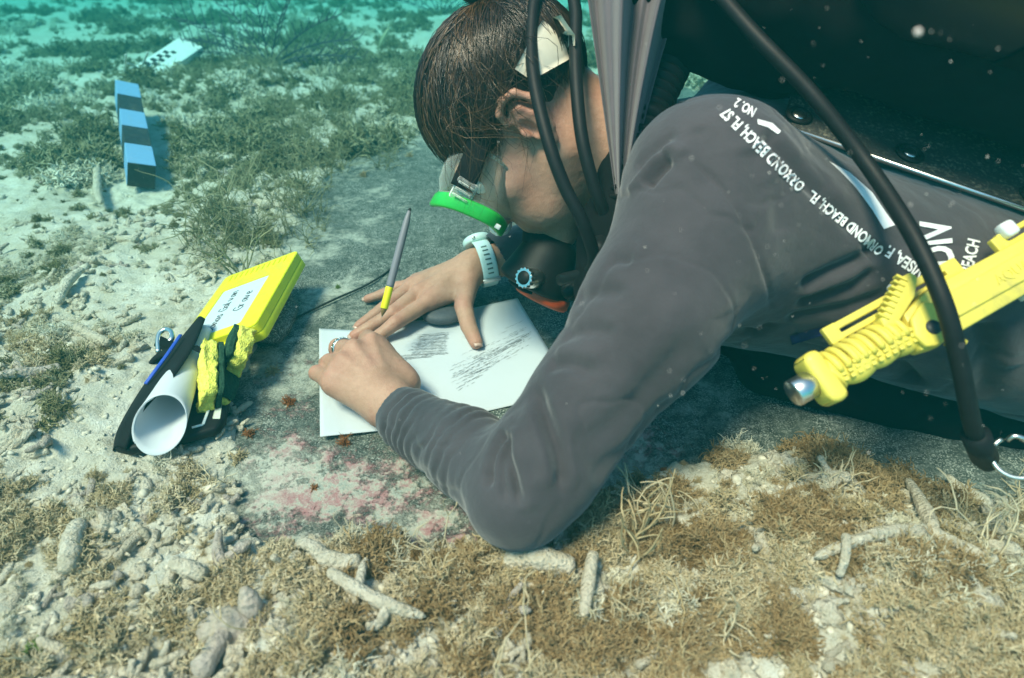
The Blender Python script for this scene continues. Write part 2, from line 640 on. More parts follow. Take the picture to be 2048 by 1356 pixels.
def skin(name, c0, c1, c2):
    t = NT(name)
    a = t.ramp(t.noise(28, 5, 0.6), [(0.3, c0), (0.55, c1), (0.75, c2)])
    blot = t.ramp(t.noise(230, 4, 0.7), [(0.35, (0.86, 0.82, 0.8)), (0.6, (1, 1, 1))])
    a = t.mix(0.6, a, blot, 'MULTIPLY')
    a = t.mix(t.math('MULTIPLY', t.n('ShaderNodeAttribute', attribute_name='flush').outputs['Fac'], 0.75), a, (0.48, 0.18, 0.135))
    t.set(Base_Color=a, Roughness=0.5, Specular_IOR_Level=0.3, Subsurface_Weight=0.12, Subsurface_Scale=0.006)
    t.b.inputs['Subsurface Radius'].default_value = (1.0, 0.35, 0.2)
    h = t.math('ADD', t.math('MULTIPLY', t.vor(620), 0.6), t.math('MULTIPLY', t.noise(110, 5, 0.65), 1.0))
    t.bump(h, 0.35, 0.0012)
    return t.m
M['skin'] = skin('skin', (0.38, 0.205, 0.135), (0.47, 0.265, 0.182), (0.43, 0.20, 0.145))
M['nail'] = plain('nail', (0.54, 0.33, 0.26), 0.35, 0.06, bump=0.05)
M['eye'] = plain('eye_white', (0.75, 0.72, 0.68), 0.2, 0.05, bump=0)
M['iris'] = plain('iris', (0.06, 0.04, 0.02), 0.2, 0.2, bump=0)

t = NT('brown_hair')
oi = t.n('ShaderNodeAttribute', attribute_name='shade').outputs['Fac']
t.set(Base_Color=t.ramp(oi, [(0.0, (0.008, 0.005, 0.003)), (0.5, (0.026, 0.013, 0.007)), (0.85, (0.075, 0.038, 0.016)), (1.0, (0.15, 0.085, 0.04))]), Roughness=0.30, Specular_IOR_Level=0.5)
M['hair'] = t.m
M['hair_under'] = plain('hair_underlayer', (0.02, 0.012, 0.007), 0.7, 0.4, 300, 0.3)

M['rubber'] = plain('black_rubber', (0.007, 0.007, 0.008), 0.55, 0.3, 90, 0.2, 500, Specular_IOR_Level=0.22)
M['rubber_soft'] = plain('black_neoprene', (0.008, 0.008, 0.009), 0.85, 0.3, 60, 0.5, 800, Specular_IOR_Level=0.2)
M['webbing'] = plain('worn_webbing', (0.030, 0.030, 0.034), 0.85, 0.3, 60, 0.7, 1200, 0.0008)
M['navy'] = plain('navy_webbing', (0.012, 0.018, 0.10), 0.85, 0.3, 60, 0.7, 1200, 0.0008)
M['cordura'] = plain('black_webbing', (0.004, 0.004, 0.005), 0.9, 0.35, 40, 0.6, 1400, 0.0008, Specular_IOR_Level=0.15)
M['tank'] = plain('black_tank_paint', (0.008, 0.009, 0.012), 0.4, 0.25, 30, 0.15, 300)
t = NT('silted_black_plate')
f = t.noise(35, 7, 0.72)
sp = t.ramp(t.noise(260, 5, 0.75), [(0.5, 0.0), (0.62, 1.0)])
m_ = t.math('MULTIPLY', sp, t.ramp(f, [(0.42, 0.05), (0.62, 0.8)]))
t.set(Base_Color=t.mix(m_, (0.016, 0.016, 0.016), (0.22, 0.20, 0.14)), Roughness=0.7)
t.bump(t.noise(400, 4), 0.5, 0.0012)
M['plate'] = t.m
M['chrome'] = plain('steel', (0.74, 0.72, 0.68), 0.30, 0.08, 50, 0.06, 300, Metallic=1.0)
M['orange'] = plain('orange_rubber', (0.62, 0.075, 0.015), 0.5, 0.1)
t = NT('wet_paper')
t.set(Base_Color=t.ramp(t.noise(14, 5), [(0.3, (0.72, 0.73, 0.76)), (0.7, (0.76, 0.77, 0.80))]), Roughness=0.75)
tb = t.bump(t.math('ADD', t.noise(260, 3), t.math('MULTIPLY', t.noise(18, 4), 2.5)), 0.12, 0.0012)
tl_ = t.n('ShaderNodeBsdfTranslucent'); tl_.inputs[0].default_value = (0.8, 0.81, 0.82, 1)
mx_ = t.n('ShaderNodeMixShader'); mx_.inputs[0].default_value = 0.30
t.l(t.b.outputs[0], mx_.inputs[1]); t.l(tl_.outputs[0], mx_.inputs[2]); t.l(mx_.outputs[0], t.out.inputs['Surface'])
M['paper'] = t.m
M['graphite'] = plain('graphite', (0.24, 0.24, 0.25), 0.6, 0.35, 300, 0)
M['yellow_case'] = scuffed('yellow_plastic', (0.82, 0.78, 0.012), 0.42, amt=0.22, scr=0.2)
M['yellow_knife'] = scuffed('yellow_handle_plastic', (0.70, 0.58, 0.085), 0.5, amt=0.45)
M['label'] = plain('slate_label', (0.56, 0.62, 0.66), 0.6, 0.05, 90, 0.1, 400)
M['ink'] = plain('pencil_mark', (0.03, 0.03, 0.035), 0.7, 0.2, 90, 0)
M['print'] = plain('white_print', (0.80, 0.80, 0.80), 0.6, 0.05, 200, 0.2, 600)
t = NT('yellow_sponge')
t.set(Base_Color=t.ramp(t.noise(180, 5, 0.7), [(0.3, (0.60, 0.52, 0.06)), (0.6, (0.86, 0.80, 0.16))]), Roughness=0.95, Specular_IOR_Level=0.1)
t.bump(t.vor(520), 0.7, 0.0015)
M['sponge'] = t.m
t = NT('green_scourer')
t.set(Base_Color=t.ramp(t.noise(350, 5, 0.75), [(0.3, (0.012, 0.045, 0.028)), (0.7, (0.07, 0.16, 0.10))]), Roughness=1.0, Specular_IOR_Level=0.1)
t.bump(t.noise(700, 4, 0.8), 1.0, 0.003)
M['scourer'] = t.m
M['pencil_grey'] = plain('grey_pencil_paint', (0.19, 0.175, 0.20), 0.5, 0.06, 60, 0.1)
M['pencil_yellow'] = plain('yellow_pencil_paint', (0.83, 0.72, 0.01), 0.4, 0.04, 60, 0.05)
M['wood'] = plain('pencil_wood', (0.30, 0.17, 0.06), 0.7, 0.2, 300, 0.3)
M['cord'] = plain('black_cord', (0.008, 0.010, 0.010), 0.8, 0.2, 300, 0.5, 1500)
M['watch'] = plain('mint_silicone', (0.58, 0.74, 0.70), 0.45, 0.03, 60, 0.08)
M['slot'] = plain('slot_shadow_rubber', (0.10, 0.16, 0.15), 0.7, 0.1, 60, 0)
M['stone'] = plain('dark_pebble', (0.075, 0.08, 0.092), 0.6, 0.2, 300, 0.3, 600)
M['bar_blue'] = scuffed('pale_blue_paint', (0.19, 0.38, 0.62), 0.6, (0.30, 0.30, 0.22), 0.3)
M['bar_black'] = scuffed('black_paint', (0.020, 0.023, 0.026), 0.6, (0.16, 0.15, 0.10), 0.4, 0.1)
M['white_plastic'] = plain('white_plastic', (0.74, 0.76, 0.72), 0.5, 0.05, 60, 0.1)
M['rope'] = plain('white_twine', (0.60, 0.62, 0.56), 0.9, 0.1, 300, 0.6, 1500)
M['green_frame'] = plain('green_mask_plastic', (0.03, 0.44, 0.06), 0.3, 0.06, 50, 0.05)
M['beige'] = plain('beige_neoprene', (0.62, 0.56, 0.44), 0.8, 0.06, 80, 0.3, 900)
M['blue'] = plain('blue_piping', (0.02, 0.07, 0.42), 0.6, 0.15, 90, 0.2)
M['fish'] = plain('fish_pale', (0.50, 0.48, 0.28), 0.4, 0.15, 200, 0.2)
M['fish_dark'] = plain('fish_stripe', (0.03, 0.03, 0.03), 0.4, 0.2, 200, 0.1)
M['speck'] = plain('drifting_silt', (0.75, 0.72, 0.66), 0.8, 0.1, 60, 0)
M['cloth'] = plain('grey_purple_cloth', (0.105, 0.088, 0.100), 0.85, 0.12, 30, 0.4, 900, Sheen_Weight=0.2)
M['ziptie'] = plain('clear_ziptie', (0.70, 0.74, 0.74), 0.3, 0.05, 60, 0)

def clear(name, col, rough, alpha_tr, ior=1.2):
    """thin clear silicone / glass: part transparent, part glossy-diffuse"""
    t = NT(name)
    t.set(Base_Color=col, Roughness=rough, Specular_IOR_Level=0.6)
    tr = t.n('ShaderNodeBsdfTransparent'); tr.inputs[0].default_value = (0.93, 0.99, 0.95, 1)
    mx = t.n('ShaderNodeMixShader')
    fr = t.n('ShaderNodeFresnel'); fr.inputs[0].default_value = ior
    fac = t.math('ADD', t.math('MULTIPLY', t.noise(90, 4), alpha_tr * 0.5), t.math('ADD', fr.outputs[0], alpha_tr * 0.75))
    t.l(fac, mx.inputs[0]); t.l(tr.outputs[0], mx.inputs[1]); t.l(t.b.outputs[0], mx.inputs[2])
    t.l(mx.outputs[0], t.out.inputs['Surface'])
    return t.m
M['silicone'] = clear('clear_silicone', (0.90, 0.96, 0.90), 0.10, 0.07, 1.28)
M['buckle'] = clear('clear_buckle_plastic', (0.78, 0.78, 0.72), 0.12, 0.22, 1.35)
M['glass'] = clear('mask_glass', (0.5, 0.65, 0.6), 0.05, 0.10, 1.2)
# ------------------------------------------------------------ seabed and slab
# outline where sand gives way to bare stone, from photo pixels on the slab plane
SLAB_PX = [(1010, 150), (900, 255), (800, 285), (705, 315), (640, 370), (600, 430), (545, 490), (600, 530), (575, 590),
           (540, 650), (505, 700), (488, 780), (462, 870), (480, 960), (462, 1062), (560, 1110), (700, 1105), (880, 1115),
           (1080, 1085), (1230, 985), (1320, 925), (1480, 925), (1640, 890), (1850, 980), (2150, 1000), (2300, 700), (1800, 330), (1300, 150)]
SLAB = np.array([G(x, y)[:2] for x, y in SLAB_PX])

def poly_sd(P, poly):
    """signed distance to polygon, negative inside"""
    d = np.full(len(P), 1e9)
    ins = np.zeros(len(P), bool)
    n = len(poly)
    for i in range(n):
        a, b = poly[i], poly[(i + 1) % n]
        e = b - a
        w = P - a
        t = np.clip((w @ e) / (e @ e), 0, 1)
        q = w - t[:, None] * e
        d = np.minimum(d, np.sum(q * q, 1))
        c = ((a[1] > P[:, 1]) != (b[1] > P[:, 1]))
        with np.errstate(divide='ignore', invalid='ignore'):
            xi = (b[0] - a[0]) * (P[:, 1] - a[1]) / (b[1] - a[1]) + a[0]
        ins ^= c & (P[:, 0] < xi)
    d = np.sqrt(d)
    return np.where(ins, -d, d)

MOUND = [(G(1560, 1040), 0.030, 0.10), (G(1150, 1120), 0.018, 0.09), (G(700, 1150), 0.016, 0.10), (G(60, 820), 0.025, 0.10),
         (G(1800, 1200), 0.02, 0.10), (G(100, 280), 0.03, 0.16), (G(450, 190), 0.05, 0.28), (np.array([-0.77, 1.20, 0]), -0.030, 0.11), (np.array([-0.88, 1.42, 0]), -0.020, 0.10)]

def ground_h(P):
    """height of the sand surface at (n,2) points"""
    P = np.asarray(P, float)
    P3 = np.column_stack([P, np.zeros(len(P))])
    sd = poly_sd(P, SLAB) + 0.022 * fbm(P3 * 14, 4, 3) + 0.010 * vnoise(P3 * 60, 9)
    far = np.clip((P[:, 1] - 1.2) / 6, 0, 1)
    h = 0.004 + 0.012 * fbm(P3 * 9, 3, 21) + 0.006 * np.abs(fbm(P3 * 34, 3, 31)) + 0.0035 * vnoise(P3 * 95, 41) + 0.0022 * vnoise(P3 * 190, 43)
    h += far * 0.10 * fbm(P3 * 0.9, 3, 51) + far * 0.03 * fbm(P3 * 3.1, 3, 52)
    h += 0.012 * sstep(0.0, 0.12, sd)
    for c, a, r in MOUND:
        h += a * np.exp(-np.sum((P - c[:2]) ** 2, 1) / (r * r))
    m = sstep(-0.012, 0.014, sd)
    return -0.02 * (1 - m) + h * m, sd

def gz(x, y):
    h, sd = ground_h(np.array([[x, y]]))
    return max(float(h[0]), 0.0) if sd[0] < 0.0 else float(h[0])

ys = np.concatenate([np.linspace(-1.5, 0.10, 14, endpoint=False), np.arange(0.10, 1.5, 0.0042), 1.5 * 1.034 ** np.arange(0, 104)])
us = np.linspace(-1, 1, 520)
us = 0.5 * us + 0.5 * us ** 3
wd = np.where(ys < 1.1, 1.7, 1.7 + (ys - 1.1) * 1.75)
X = us[None, :] * wd[:, None] + np.where(ys < 1.1, 0.0, -(ys - 1.1) * 0.1)[:, None]
Y = np.repeat(ys[:, None], len(us), 1)
P2 = np.column_stack([X.ravel(), Y.ravel()])
H, SD = ground_h(P2)
nr, nc = len(ys), len(us)
ii = (np.arange(nr - 1)[:, None] * nc + np.arange(nc - 1)[None, :]).ravel()
QF = np.column_stack([ii, ii + 1, ii + nc + 1, ii + nc])
seabed = part('seabed', np.column_stack([P2, H]), QF, M['sand'], origin=(0, 0, 0))
tag(seabed, kind='structure')

# the stone slab: one flat worked stone, sand lapping over its edges
sx = np.linspace(SLAB[:, 0].min() - 0.03, min(SLAB[:, 0].max() + 0.03, 1.3), 200)
sy = np.linspace(SLAB[:, 1].min() - 0.03, SLAB[:, 1].max() + 0.03, 200)
gx, gy = np.meshgrid(sx, sy)
sp = np.column_stack([gx.ravel(), gy.ravel(), np.zeros(gx.size)])
sdd = poly_sd(sp[:, :2], SLAB)
sp[:, 2] = 0.0012 * fbm(sp * 12, 3, 5) + 0.0008 * vnoise(sp * 70, 6) - 0.02 * sstep(0.012, 0.03, sdd) - 0.001
ns = 200
ii = (np.arange(ns - 1)[:, None] * ns + np.arange(ns - 1)[None, :]).ravel()
top = np.column_stack([ii, ii + 1, ii + ns + 1, ii + ns])
edge = np.concatenate([np.arange(ns), np.arange(1, ns) * ns + ns - 1, (ns * ns - 2) - np.arange(ns - 1), (np.arange(ns - 2, 0, -1)) * ns])
low = sp[edge].copy(); low[:, 2] = -0.09
SV = np.vstack([sp, low])
ne = len(edge)
k = np.arange(ne)
side = np.column_stack([edge[(k + 1) % ne], edge, ns * ns + k, ns * ns + (k + 1) % ne])
slab = part('stone_slab', SV, np.vstack([top, side]), M['slab'], origin=(0, 0.8, -0.09))
tag(slab, 'flat dark grey stone slab with pink and white crusts, set in the sand under the paper', 'stone slab')
# growth masks: pink crust along the lower left, silt along the upper left edge
cm = np.zeros(len(SV)); sm = np.zeros(len(SV))
for (px, py, r, a) in [(620, 980, 0.09, 1.0), (560, 900, 0.06, 0.8), (740, 990, 0.08, 0.9), (880, 1060, 0.08, 0.8), (660, 930, 0.05, 0.6), (1000, 1090, 0.08, 0.8),
                       (560, 740, 0.05, 0.5), (1280, 900, 0.08, 0.7), (560, 820, 0.04, 0.7), (590, 1040, 0.08, 0.7), (1260, 860, 0.05, 0.4)]:
    c = G(px, py)
    cm = np.maximum(cm, a * np.exp(-np.sum((SV[:, :2] - c[:2]) ** 2, 1) / (r * r)))
for (px, py, r, a) in [(600, 500, 0.10, 0.6), (560, 740, 0.07, 0.7), (700, 560, 0.05, 0.45), (760, 385, 0.04, 0.6), (520, 950, 0.06, 0.7), (660, 590, 0.05, 0.5),
                       (1260, 930, 0.06, 0.8), (700, 470, 0.06, 0.35), (650, 340, 0.10, 0.6), (820, 290, 0.1, 0.5), (760, 1060, 0.05, 0.4), (600, 640, 0.09, 0.45), (720, 420, 0.12, 0.3), (1350, 840, 0.12, 0.3)]:
    c = G(px, py)
    sm = np.maximum(sm, a * np.exp(-np.sum((SV[:, :2] - c[:2]) ** 2, 1) / (r * r)))
for nm, arr in (('crust', cm), ('silt', sm)):
    a_ = slab.data.attributes.new(nm, 'FLOAT', 'POINT')
    a_.data.foreach_set('value', arr.astype(np.float32))
# ------------------------------------------------------------ the diver
person = empty('person', W(1300, 700, 0.66) * np.array([1, 1, 0]),
               'diver in a grey printed long-sleeved shirt lying prone and bending over the paper, drawing', 'person')

# head frame: x = her right (away from the camera), y = face forward, z = crown
HO = W(1045, 245, 0.68)
_rd = nrm(ray(1045, 245))
_r = nrm(CR - _rd * (CR @ _rd)); _u = np.cross(_r, _rd)
_fw = nrm(-0.52 * _r - 0.85 * _u)
_up = nrm(-0.85 * _r + 0.52 * _u)
HB = np.array([_rd, _fw, _up])
def hl(x, y, z):
    """head-local metres -> world"""
    return HO + x * HB[0] + y * HB[1] + z * HB[2]

C1 = W(1470, 430, 0.69)
C2 = W(2250, 640, 0.66)
AX = nrm(C2 - C1)
NB = nrm(np.array([0.0, -0.34, 0.92])); NB = nrm(NB - AX * (NB @ AX))
LAT = nrm(np.cross(AX, NB)); LAT = LAT if LAT[1] < 0 else -LAT      # towards her left = camera side
NECK = W(1300, 325, 0.68)

SH = W(1410, 366, 0.548)                 # near (left) arm
UM = W(1302, 632, 0.515)
EL = W(1034, 996, 0.50)
FM = W(935, 905, 0.565)
CUFF = W(810, 834, 0.635)
WR = W(782, 812, 0.652)
FSH = C1 - LAT * 0.15 + NB * 0.03        # far (right) arm
FEL = W(1330, 440, 0.95)
FWR = W(948, 532, 0.885)
FCUFF = W(1000, 508, 0.895)

body = []
# head
def he(c, r, k=0.012, op='+', ax=None):
    body.append(Ell(hl(*c), r, HB if ax is None else ax, k, op))
def hc(a, b, ra, rb, k=0.012, op='+'):
    body.append(Cap(hl(*a), hl(*b), ra, rb, k, op))
he((0, -0.014, 0.032), (0.071, 0.089, 0.078))
he((0, 0.040, -0.030), (0.060, 0.058, 0.082), 0.03)
hc((-0.052, 0.004, -0.050), (-0.012, 0.082, -0.104), 0.020, 0.016, 0.025)
hc((0.052, 0.004, -0.050), (0.012, 0.082, -0.104), 0.020, 0.016, 0.025)
he((0, 0.084, -0.103), (0.020, 0.016, 0.015), 0.015)
for s in (-1, 1):
    he((s * 0.044, 0.062, -0.022), (0.024, 0.022, 0.020), 0.02)
    he((s * 0.034, 0.068, -0.060), (0.022, 0.020, 0.026), 0.02)
hc((-0.042, 0.080, 0.026), (0.042, 0.080, 0.026), 0.011, 0.011, 0.014)
he((-0.031, 0.100, 0.006), (0.017, 0.020, 0.011), 0.010, '-')
he((0.031, 0.100, 0.006), (0.017, 0.020, 0.011), 0.010, '-')
hc((0, 0.094, 0.010), (0, 0.113, -0.034), 0.008, 0.0115, 0.010)
he((0.011, 0.104, -0.038), (0.0085, 0.010, 0.008), 0.006)
he((-0.011, 0.104, -0.038), (0.0085, 0.010, 0.008), 0.006)
he((0, 0.088, -0.064), (0.026, 0.014, 0.016), 0.012)
hc((-0.019, 0.094, -0.066), (0.019, 0.094, -0.066), 0.0052, 0.0052, 0.006)
hc((-0.017, 0.092, -0.078), (0.017, 0.092, -0.078), 0.0058, 0.0058, 0.006)
# ears
for s in (-1, 1):
    ex = s * 0.071
    eb = np.array([HB[0], HB[1], HB[2]])
    he((ex + s * 0.004, -0.006, -0.006), (0.007, 0.015, 0.027), 0.006)
    he((ex + s * 0.010, 0.002, -0.010), (0.008, 0.007, 0.013), 0.004, '-')
    rim = [(0.004, 0.010, 0.012), (0.010, 0.006, 0.024), (0.013, -0.006, 0.028), (0.015, -0.019, 0.022), (0.015, -0.024, 0.006), (0.012, -0.021, -0.012), (0.008, -0.012, -0.027), (0.005, -0.002, -0.031)]
    for a, b in zip(rim[:-1], rim[1:]):
        hc((ex + s * a[0], a[1], a[2]), (ex + s * b[0], b[1], b[2]), 0.0040, 0.0040, 0.003)
    anti = [(0.007, -0.002, 0.014), (0.010, -0.010, 0.010), (0.010, -0.013, -0.004), (0.007, -0.009, -0.016)]
    for a, b in zip(anti[:-1], anti[1:]):
        hc((ex + s * a[0], a[1], a[2]), (ex + s * b[0], b[1], b[2]), 0.0033, 0.0033, 0.003)
    he((ex + s * 0.006, -0.003, -0.032), (0.005, 0.007, 0.009), 0.004)
    he((ex + s * 0.005, 0.008, -0.009), (0.004, 0.004, 0.006), 0.003)
# neck and trunk
body.append(Cap(hl(0, -0.030, -0.035), NECK, 0.052, 0.056, 0.03))
body.append(Cap(hl(-0.035, -0.015, -0.03), NECK - LAT * -0.03 - NB * 0.01, 0.014, 0.014, 0.012))
body.append(Cap(NECK, C1, 0.058, 0.085, 0.03))
body.append(Cap(C1, C1 + AX * 0.28, 0.085, 0.08, 0.03, sq=NB, f=0.7))
for a, b, ra, rb in [(C1 + NB * 0.02, SH, 0.04, 0.036), (SH, UM, 0.036, 0.034), (UM, EL, 0.034, 0.030), (EL, FM, 0.030, 0.028), (FM, WR, 0.028, 0.0235),
                     (C1, FSH, 0.04, 0.036), (FSH, FEL, 0.036, 0.030), (FEL, FWR * 0.4 + FEL * 0.6, 0.030, 0.030), (FWR * 0.4 + FEL * 0.6, FWR, 0.030, 0.0245)]:
    body.append(Cap(a, b, ra, rb, 0.015))

def finger(pts, rad, k=0.0018):
    for i in range(len(pts) - 1):
        body.append(Cap(pts[i], pts[i + 1], rad[i], rad[i + 1], k if i else 0.004))

# far hand, flat on the paper and stone (pixel, height)
def gp(l):
    return [G(x, y, z) for x, y, z in l]
FH = {
    'index': (gp([(858, 603, .030), (791, 646, .027), (762, 668, .018), (735, 684, .0085)]), (.0115, .0098, .0086, .0074)),
    'middle': (gp([(838, 586, .032), (786, 625, .028), (747, 650, .019), (709, 671, .0085)]), (.0118, .0100, .0087, .0075)),
    'ring': (gp([(824, 572, .029), (779, 606, .025), (748, 630, .016), (718, 652, .0085)]), (.0110, .0094, .0082, .0072)),
    'pinky': (gp([(834, 565, .026), (796, 575, .021), (762, 589, .014), (735, 598, .0080)]), (.0098, .0084, .0075, .0066)),
    'thumb': (gp([(935, 565, .040), (927, 612, .030), (937, 652, .018), (952, 685, .0105)]), (.0165, .0128, .0112, .0092)),
}
zup = np.array([0, 0, 1.0])
for nm, (pts, rad) in FH.items():
    if nm != 'thumb':
        body.append(Cap(FWR + (pts[0] - FWR) * 0.18, pts[0], 0.0165, 0.0125, 0.012))
    else:
        body.append(Cap(FWR, pts[0], 0.020, 0.0165, 0.014))
body.append(Cap(FH['index'][0][0], FH['thumb'][0][0] * 0.6 + FH['thumb'][0][1] * 0.4, 0.010, 0.011, 0.012))
for nm, (pts, rad) in FH.items():
    finger(pts, rad)
# knuckle bumps and tendons
for nm in ('index', 'middle', 'ring', 'pinky'):
    pts, rad = FH[nm]
    body.append(Ell(pts[0] + zup * 0.0060, (.0078, .0078, .0065), None, 0.006))
    body.append(Ell(pts[1] + zup * 0.0025, (.0072, .0072, .0062), None, 0.005))
    body.append(Cap(FWR + (pts[0] - FWR) * 0.30 + zup * 0.0145, pts[0] + zup * 0.0100, 0.0023, 0.0028, 0.005))

# near hand: loose fist round the graphite, knuckles towards the upper left
NH = {
    'index': (gp([(746, 690, .056), (735, 676, .036), (727, 688, .014), (742, 700, .010)]), (.0130, .0110, .0092, .0078)),
    'middle': (gp([(709, 704, .060), (676, 694, .044), (672, 700, .020), (694, 704, .010)]), (.0132, .0108, .0094, .0080)),
    'ring': (gp([(687, 731, .056), (659, 724, .041), (652, 726, .019), (676, 722, .010)]), (.0126, .0102, .0090, .0078)),
    'pinky': (gp([(669, 764, .046), (634, 746, .035), (632, 744, .018), (655, 745, .010)]), (.0112, .0096, .0083, .0072)),
    'thumb': (gp([(800, 765, .030), (768, 735, .022), (735, 715, .014), (715, 708, .011)]), (.0150, .0118, .0100, .0084)),
}
for nm, (pts, rad) in NH.items():
    if nm != 'thumb':
        body.append(Cap(WR + (pts[0] - WR) * 0.10, pts[0], 0.0200, 0.0140, 0.014))
    else:
        body.append(Cap(WR, pts[0], 0.020, 0.0165, 0.014))
body.append(Cap(G(812, 766, .036), G(764, 702, .046), 0.0165, 0.0125, 0.014))
for nm, (pts, rad) in NH.items():
    finger(pts, rad)
for nm in ('index', 'middle', 'ring', 'pinky'):
    pts, rad = NH[nm]
    body.append(Ell(pts[0] + zup * 0.0085, (.0078, .0078, .0075), None, 0.0045))
    body.append(Cap(WR + (pts[0] - WR) * 0.30 + zup * 0.0175, pts[0] + zup * 0.0125, 0.0022, 0.0028, 0.006))
body.append(Ell(W(768, 806, 0.645) + zup * 0.002, (.0095, .0095, .008), None, 0.008))     # wrist bone
body.append(Cap((NH['pinky'][0][0] + NH['ring'][0][0]) / 2 - zup * .012, WR - zup * .002, 0.018, 0.018, 0.012))

BV, BF = sdf_mesh(body, 0.0019, (-0.32, 0.22, -0.04), (0.86, 1.12, 0.56))
BV = laplace(BV, BF, 2, 0.4)
# skin relief: wrinkles across finger joints
Nb = normals_of(BV, BF)
dsp = 0.00035 * fbm(BV * 160, 3, 71)
for H_ in (FH, NH):
    for nm, (pts, rad) in H_.items():
        for j in ((1, 2) if nm != 'thumb' else (2,)):
            ax_ = nrm(pts[j + 1] - pts[j - 1])
            q = BV - pts[j]
            m = np.sum(q * q, 1) < (0.016 ** 2)
            s_ = q[m] @ ax_
            dsp[m] -= 0.00045 * np.exp(-(s_ / 0.006) ** 2) * (0.5 + 0.5 * np.cos(s_ * 2 * math.pi / 0.0032 + 2 * vnoise(BV[m] * 300, 5)))
BV = BV + Nb * dsp[:, None]
body_o = part('body', BV, BF, M['skin'], person)
flush = np.zeros(len(BV))
for H_ in (FH, NH):
    for nm, (pts, rad) in H_.items():
        for j, a_, r_ in ((0, 0.55, 0.016), (1, 0.75, 0.011), (2, 0.45, 0.009), (3, 0.85, 0.010)):
            flush = np.maximum(flush, a_ * np.exp(-np.sum((BV - pts[j]) ** 2, 1) / (r_ * r_ * 1.6)))
for c_, r_, a_ in ((hl(-0.075, -0.01, 0.0), 0.03, 0.7), (hl(-0.045, 0.065, -0.03), 0.03, 0.5), (hl(0, 0.11, -0.03), 0.02, 0.6)):
    flush = np.maximum(flush, a_ * np.exp(-np.sum((BV - c_) ** 2, 1) / (r_ * r_)))
fa_ = body_o.data.attributes.new('flush', 'FLOAT', 'POINT'); fa_.data.foreach_set('value', flush.astype(np.float32))

# nails
def nail(tip, prev, r, up_, nm):
    d = nrm(tip - prev)
    n_ = nrm(up_ - d * (up_ @ d))
    c = tip + n_ * (r * 0.72) + d * r * 0.15
    b = np.array([np.cross(n_, d), d, n_])
    uu, vv = np.meshgrid(np.linspace(-1, 1, 9), np.linspace(-1, 1, 9))
    uu, vv = uu.ravel(), vv.ravel()
    wid = r * 0.72 * (1 - 0.18 * np.abs(vv) ** 3)
    x = uu * wid
    y = vv * r * 0.95
    z = -0.42 * (uu ** 2) * r * 0.7 - 0.10 * vv * r
    top = c + np.column_stack([x, y, z]) @ b
    bot = top - n_ * 0.0016
    i0 = (np.arange(8)[:, None] * 9 + np.arange(8)[None, :]).ravel()
    F = [(a, a + 1, a + 10, a + 9) for a in i0] + [(81 + a, 81 + a + 9, 81 + a + 10, 81 + a + 1) for a in i0]
    ring = list(range(9)) + [9 * k + 8 for k in range(1, 9)] + list(range(79, 71, -1)) + [9 * k for k in range(7, 0, -1)]
    for a, b_ in zip(ring, ring[1:] + ring[:1]):
        F.append((b_, a, a + 81, b_ + 81))
    return part('fingernail', np.vstack([top, bot]), F, M['nail'], body_o)
for nm in ('index', 'middle', 'ring', 'pinky', 'thumb'):
    p_, r_ = FH[nm]
    upv = zup if nm != 'thumb' else nrm([0.45, -0.25, 0.85])
    nail(p_[3], p_[2], r_[3], upv, nm)

# eyes behind the mask glass
for s in (-1, 1):
    V_, F_ = lathe([(0.0002, -0.0115), (0.006, -0.0098), (0.0100, -0.0057), (0.0115, 0), (0.0100, 0.0057), (0.006, 0.0098), (0.0002, 0.0115)], hl(s * 0.031, 0.0795, 0.006), basis(HB[1], HB[2]), 20)
    e_ = part('eye', V_, F_, M['eye'], body_o)
    V_, F_ = lathe([(0.0052, 0.0104), (0.0050, 0.0112), (0.0001, 0.0119)], hl(s * 0.031, 0.0795, 0.006), basis(HB[1], HB[2]), 16)
    part('iris', V_, F_, M['iris'], body_o)

# ------------------------------------------------------------ shirt
sh = []
sh.append(Cap(C1, C2, 0.158, 0.150, 0.03, sq=NB, f=0.66))
sh.append(Cap(C1 + NB * 0.02 - AX * 0.02, SH, 0.078, 0.064, 0.06))
sh.append(Cap(SH + AX * 0.03 - NB * 0.014, C1 + AX * 0.40 + LAT * 0.075 + NB * 0.036, 0.060, 0.060, 0.07))
sh.append(Cap(C1 + LAT * 0.06, UM * 0.55 + SH * 0.45 + AX * 0.03, 0.085, 0.050, 0.05))
sh.append(Cap(SH, UM, 0.0640, 0.0580, 0.03))
sh.append(Cap(UM, EL + (UM - EL) * 0.16, 0.0580, 0.0455, 0.03))
sh.append(Cap(EL + (UM - EL) * 0.16, EL, 0.0455, 0.0365, 0.02))
sh.append(Cap(EL, FM, 0.0375, 0.0390, 0.022))
sh.append(Cap(FM, CUFF, 0.0400, 0.0325, 0.012))
sh.append(Cap(NECK * 0.72 + C1 * 0.28, C1, 0.070, 0.10, 0.04))
sh.append(Cap(C1, FSH, 0.085, 0.065, 0.04))
sh.append(Cap(FSH, FEL, 0.060, 0.050, 0.03))
sh.append(Cap(FEL, FCUFF, 0.046, 0.036, 0.02))
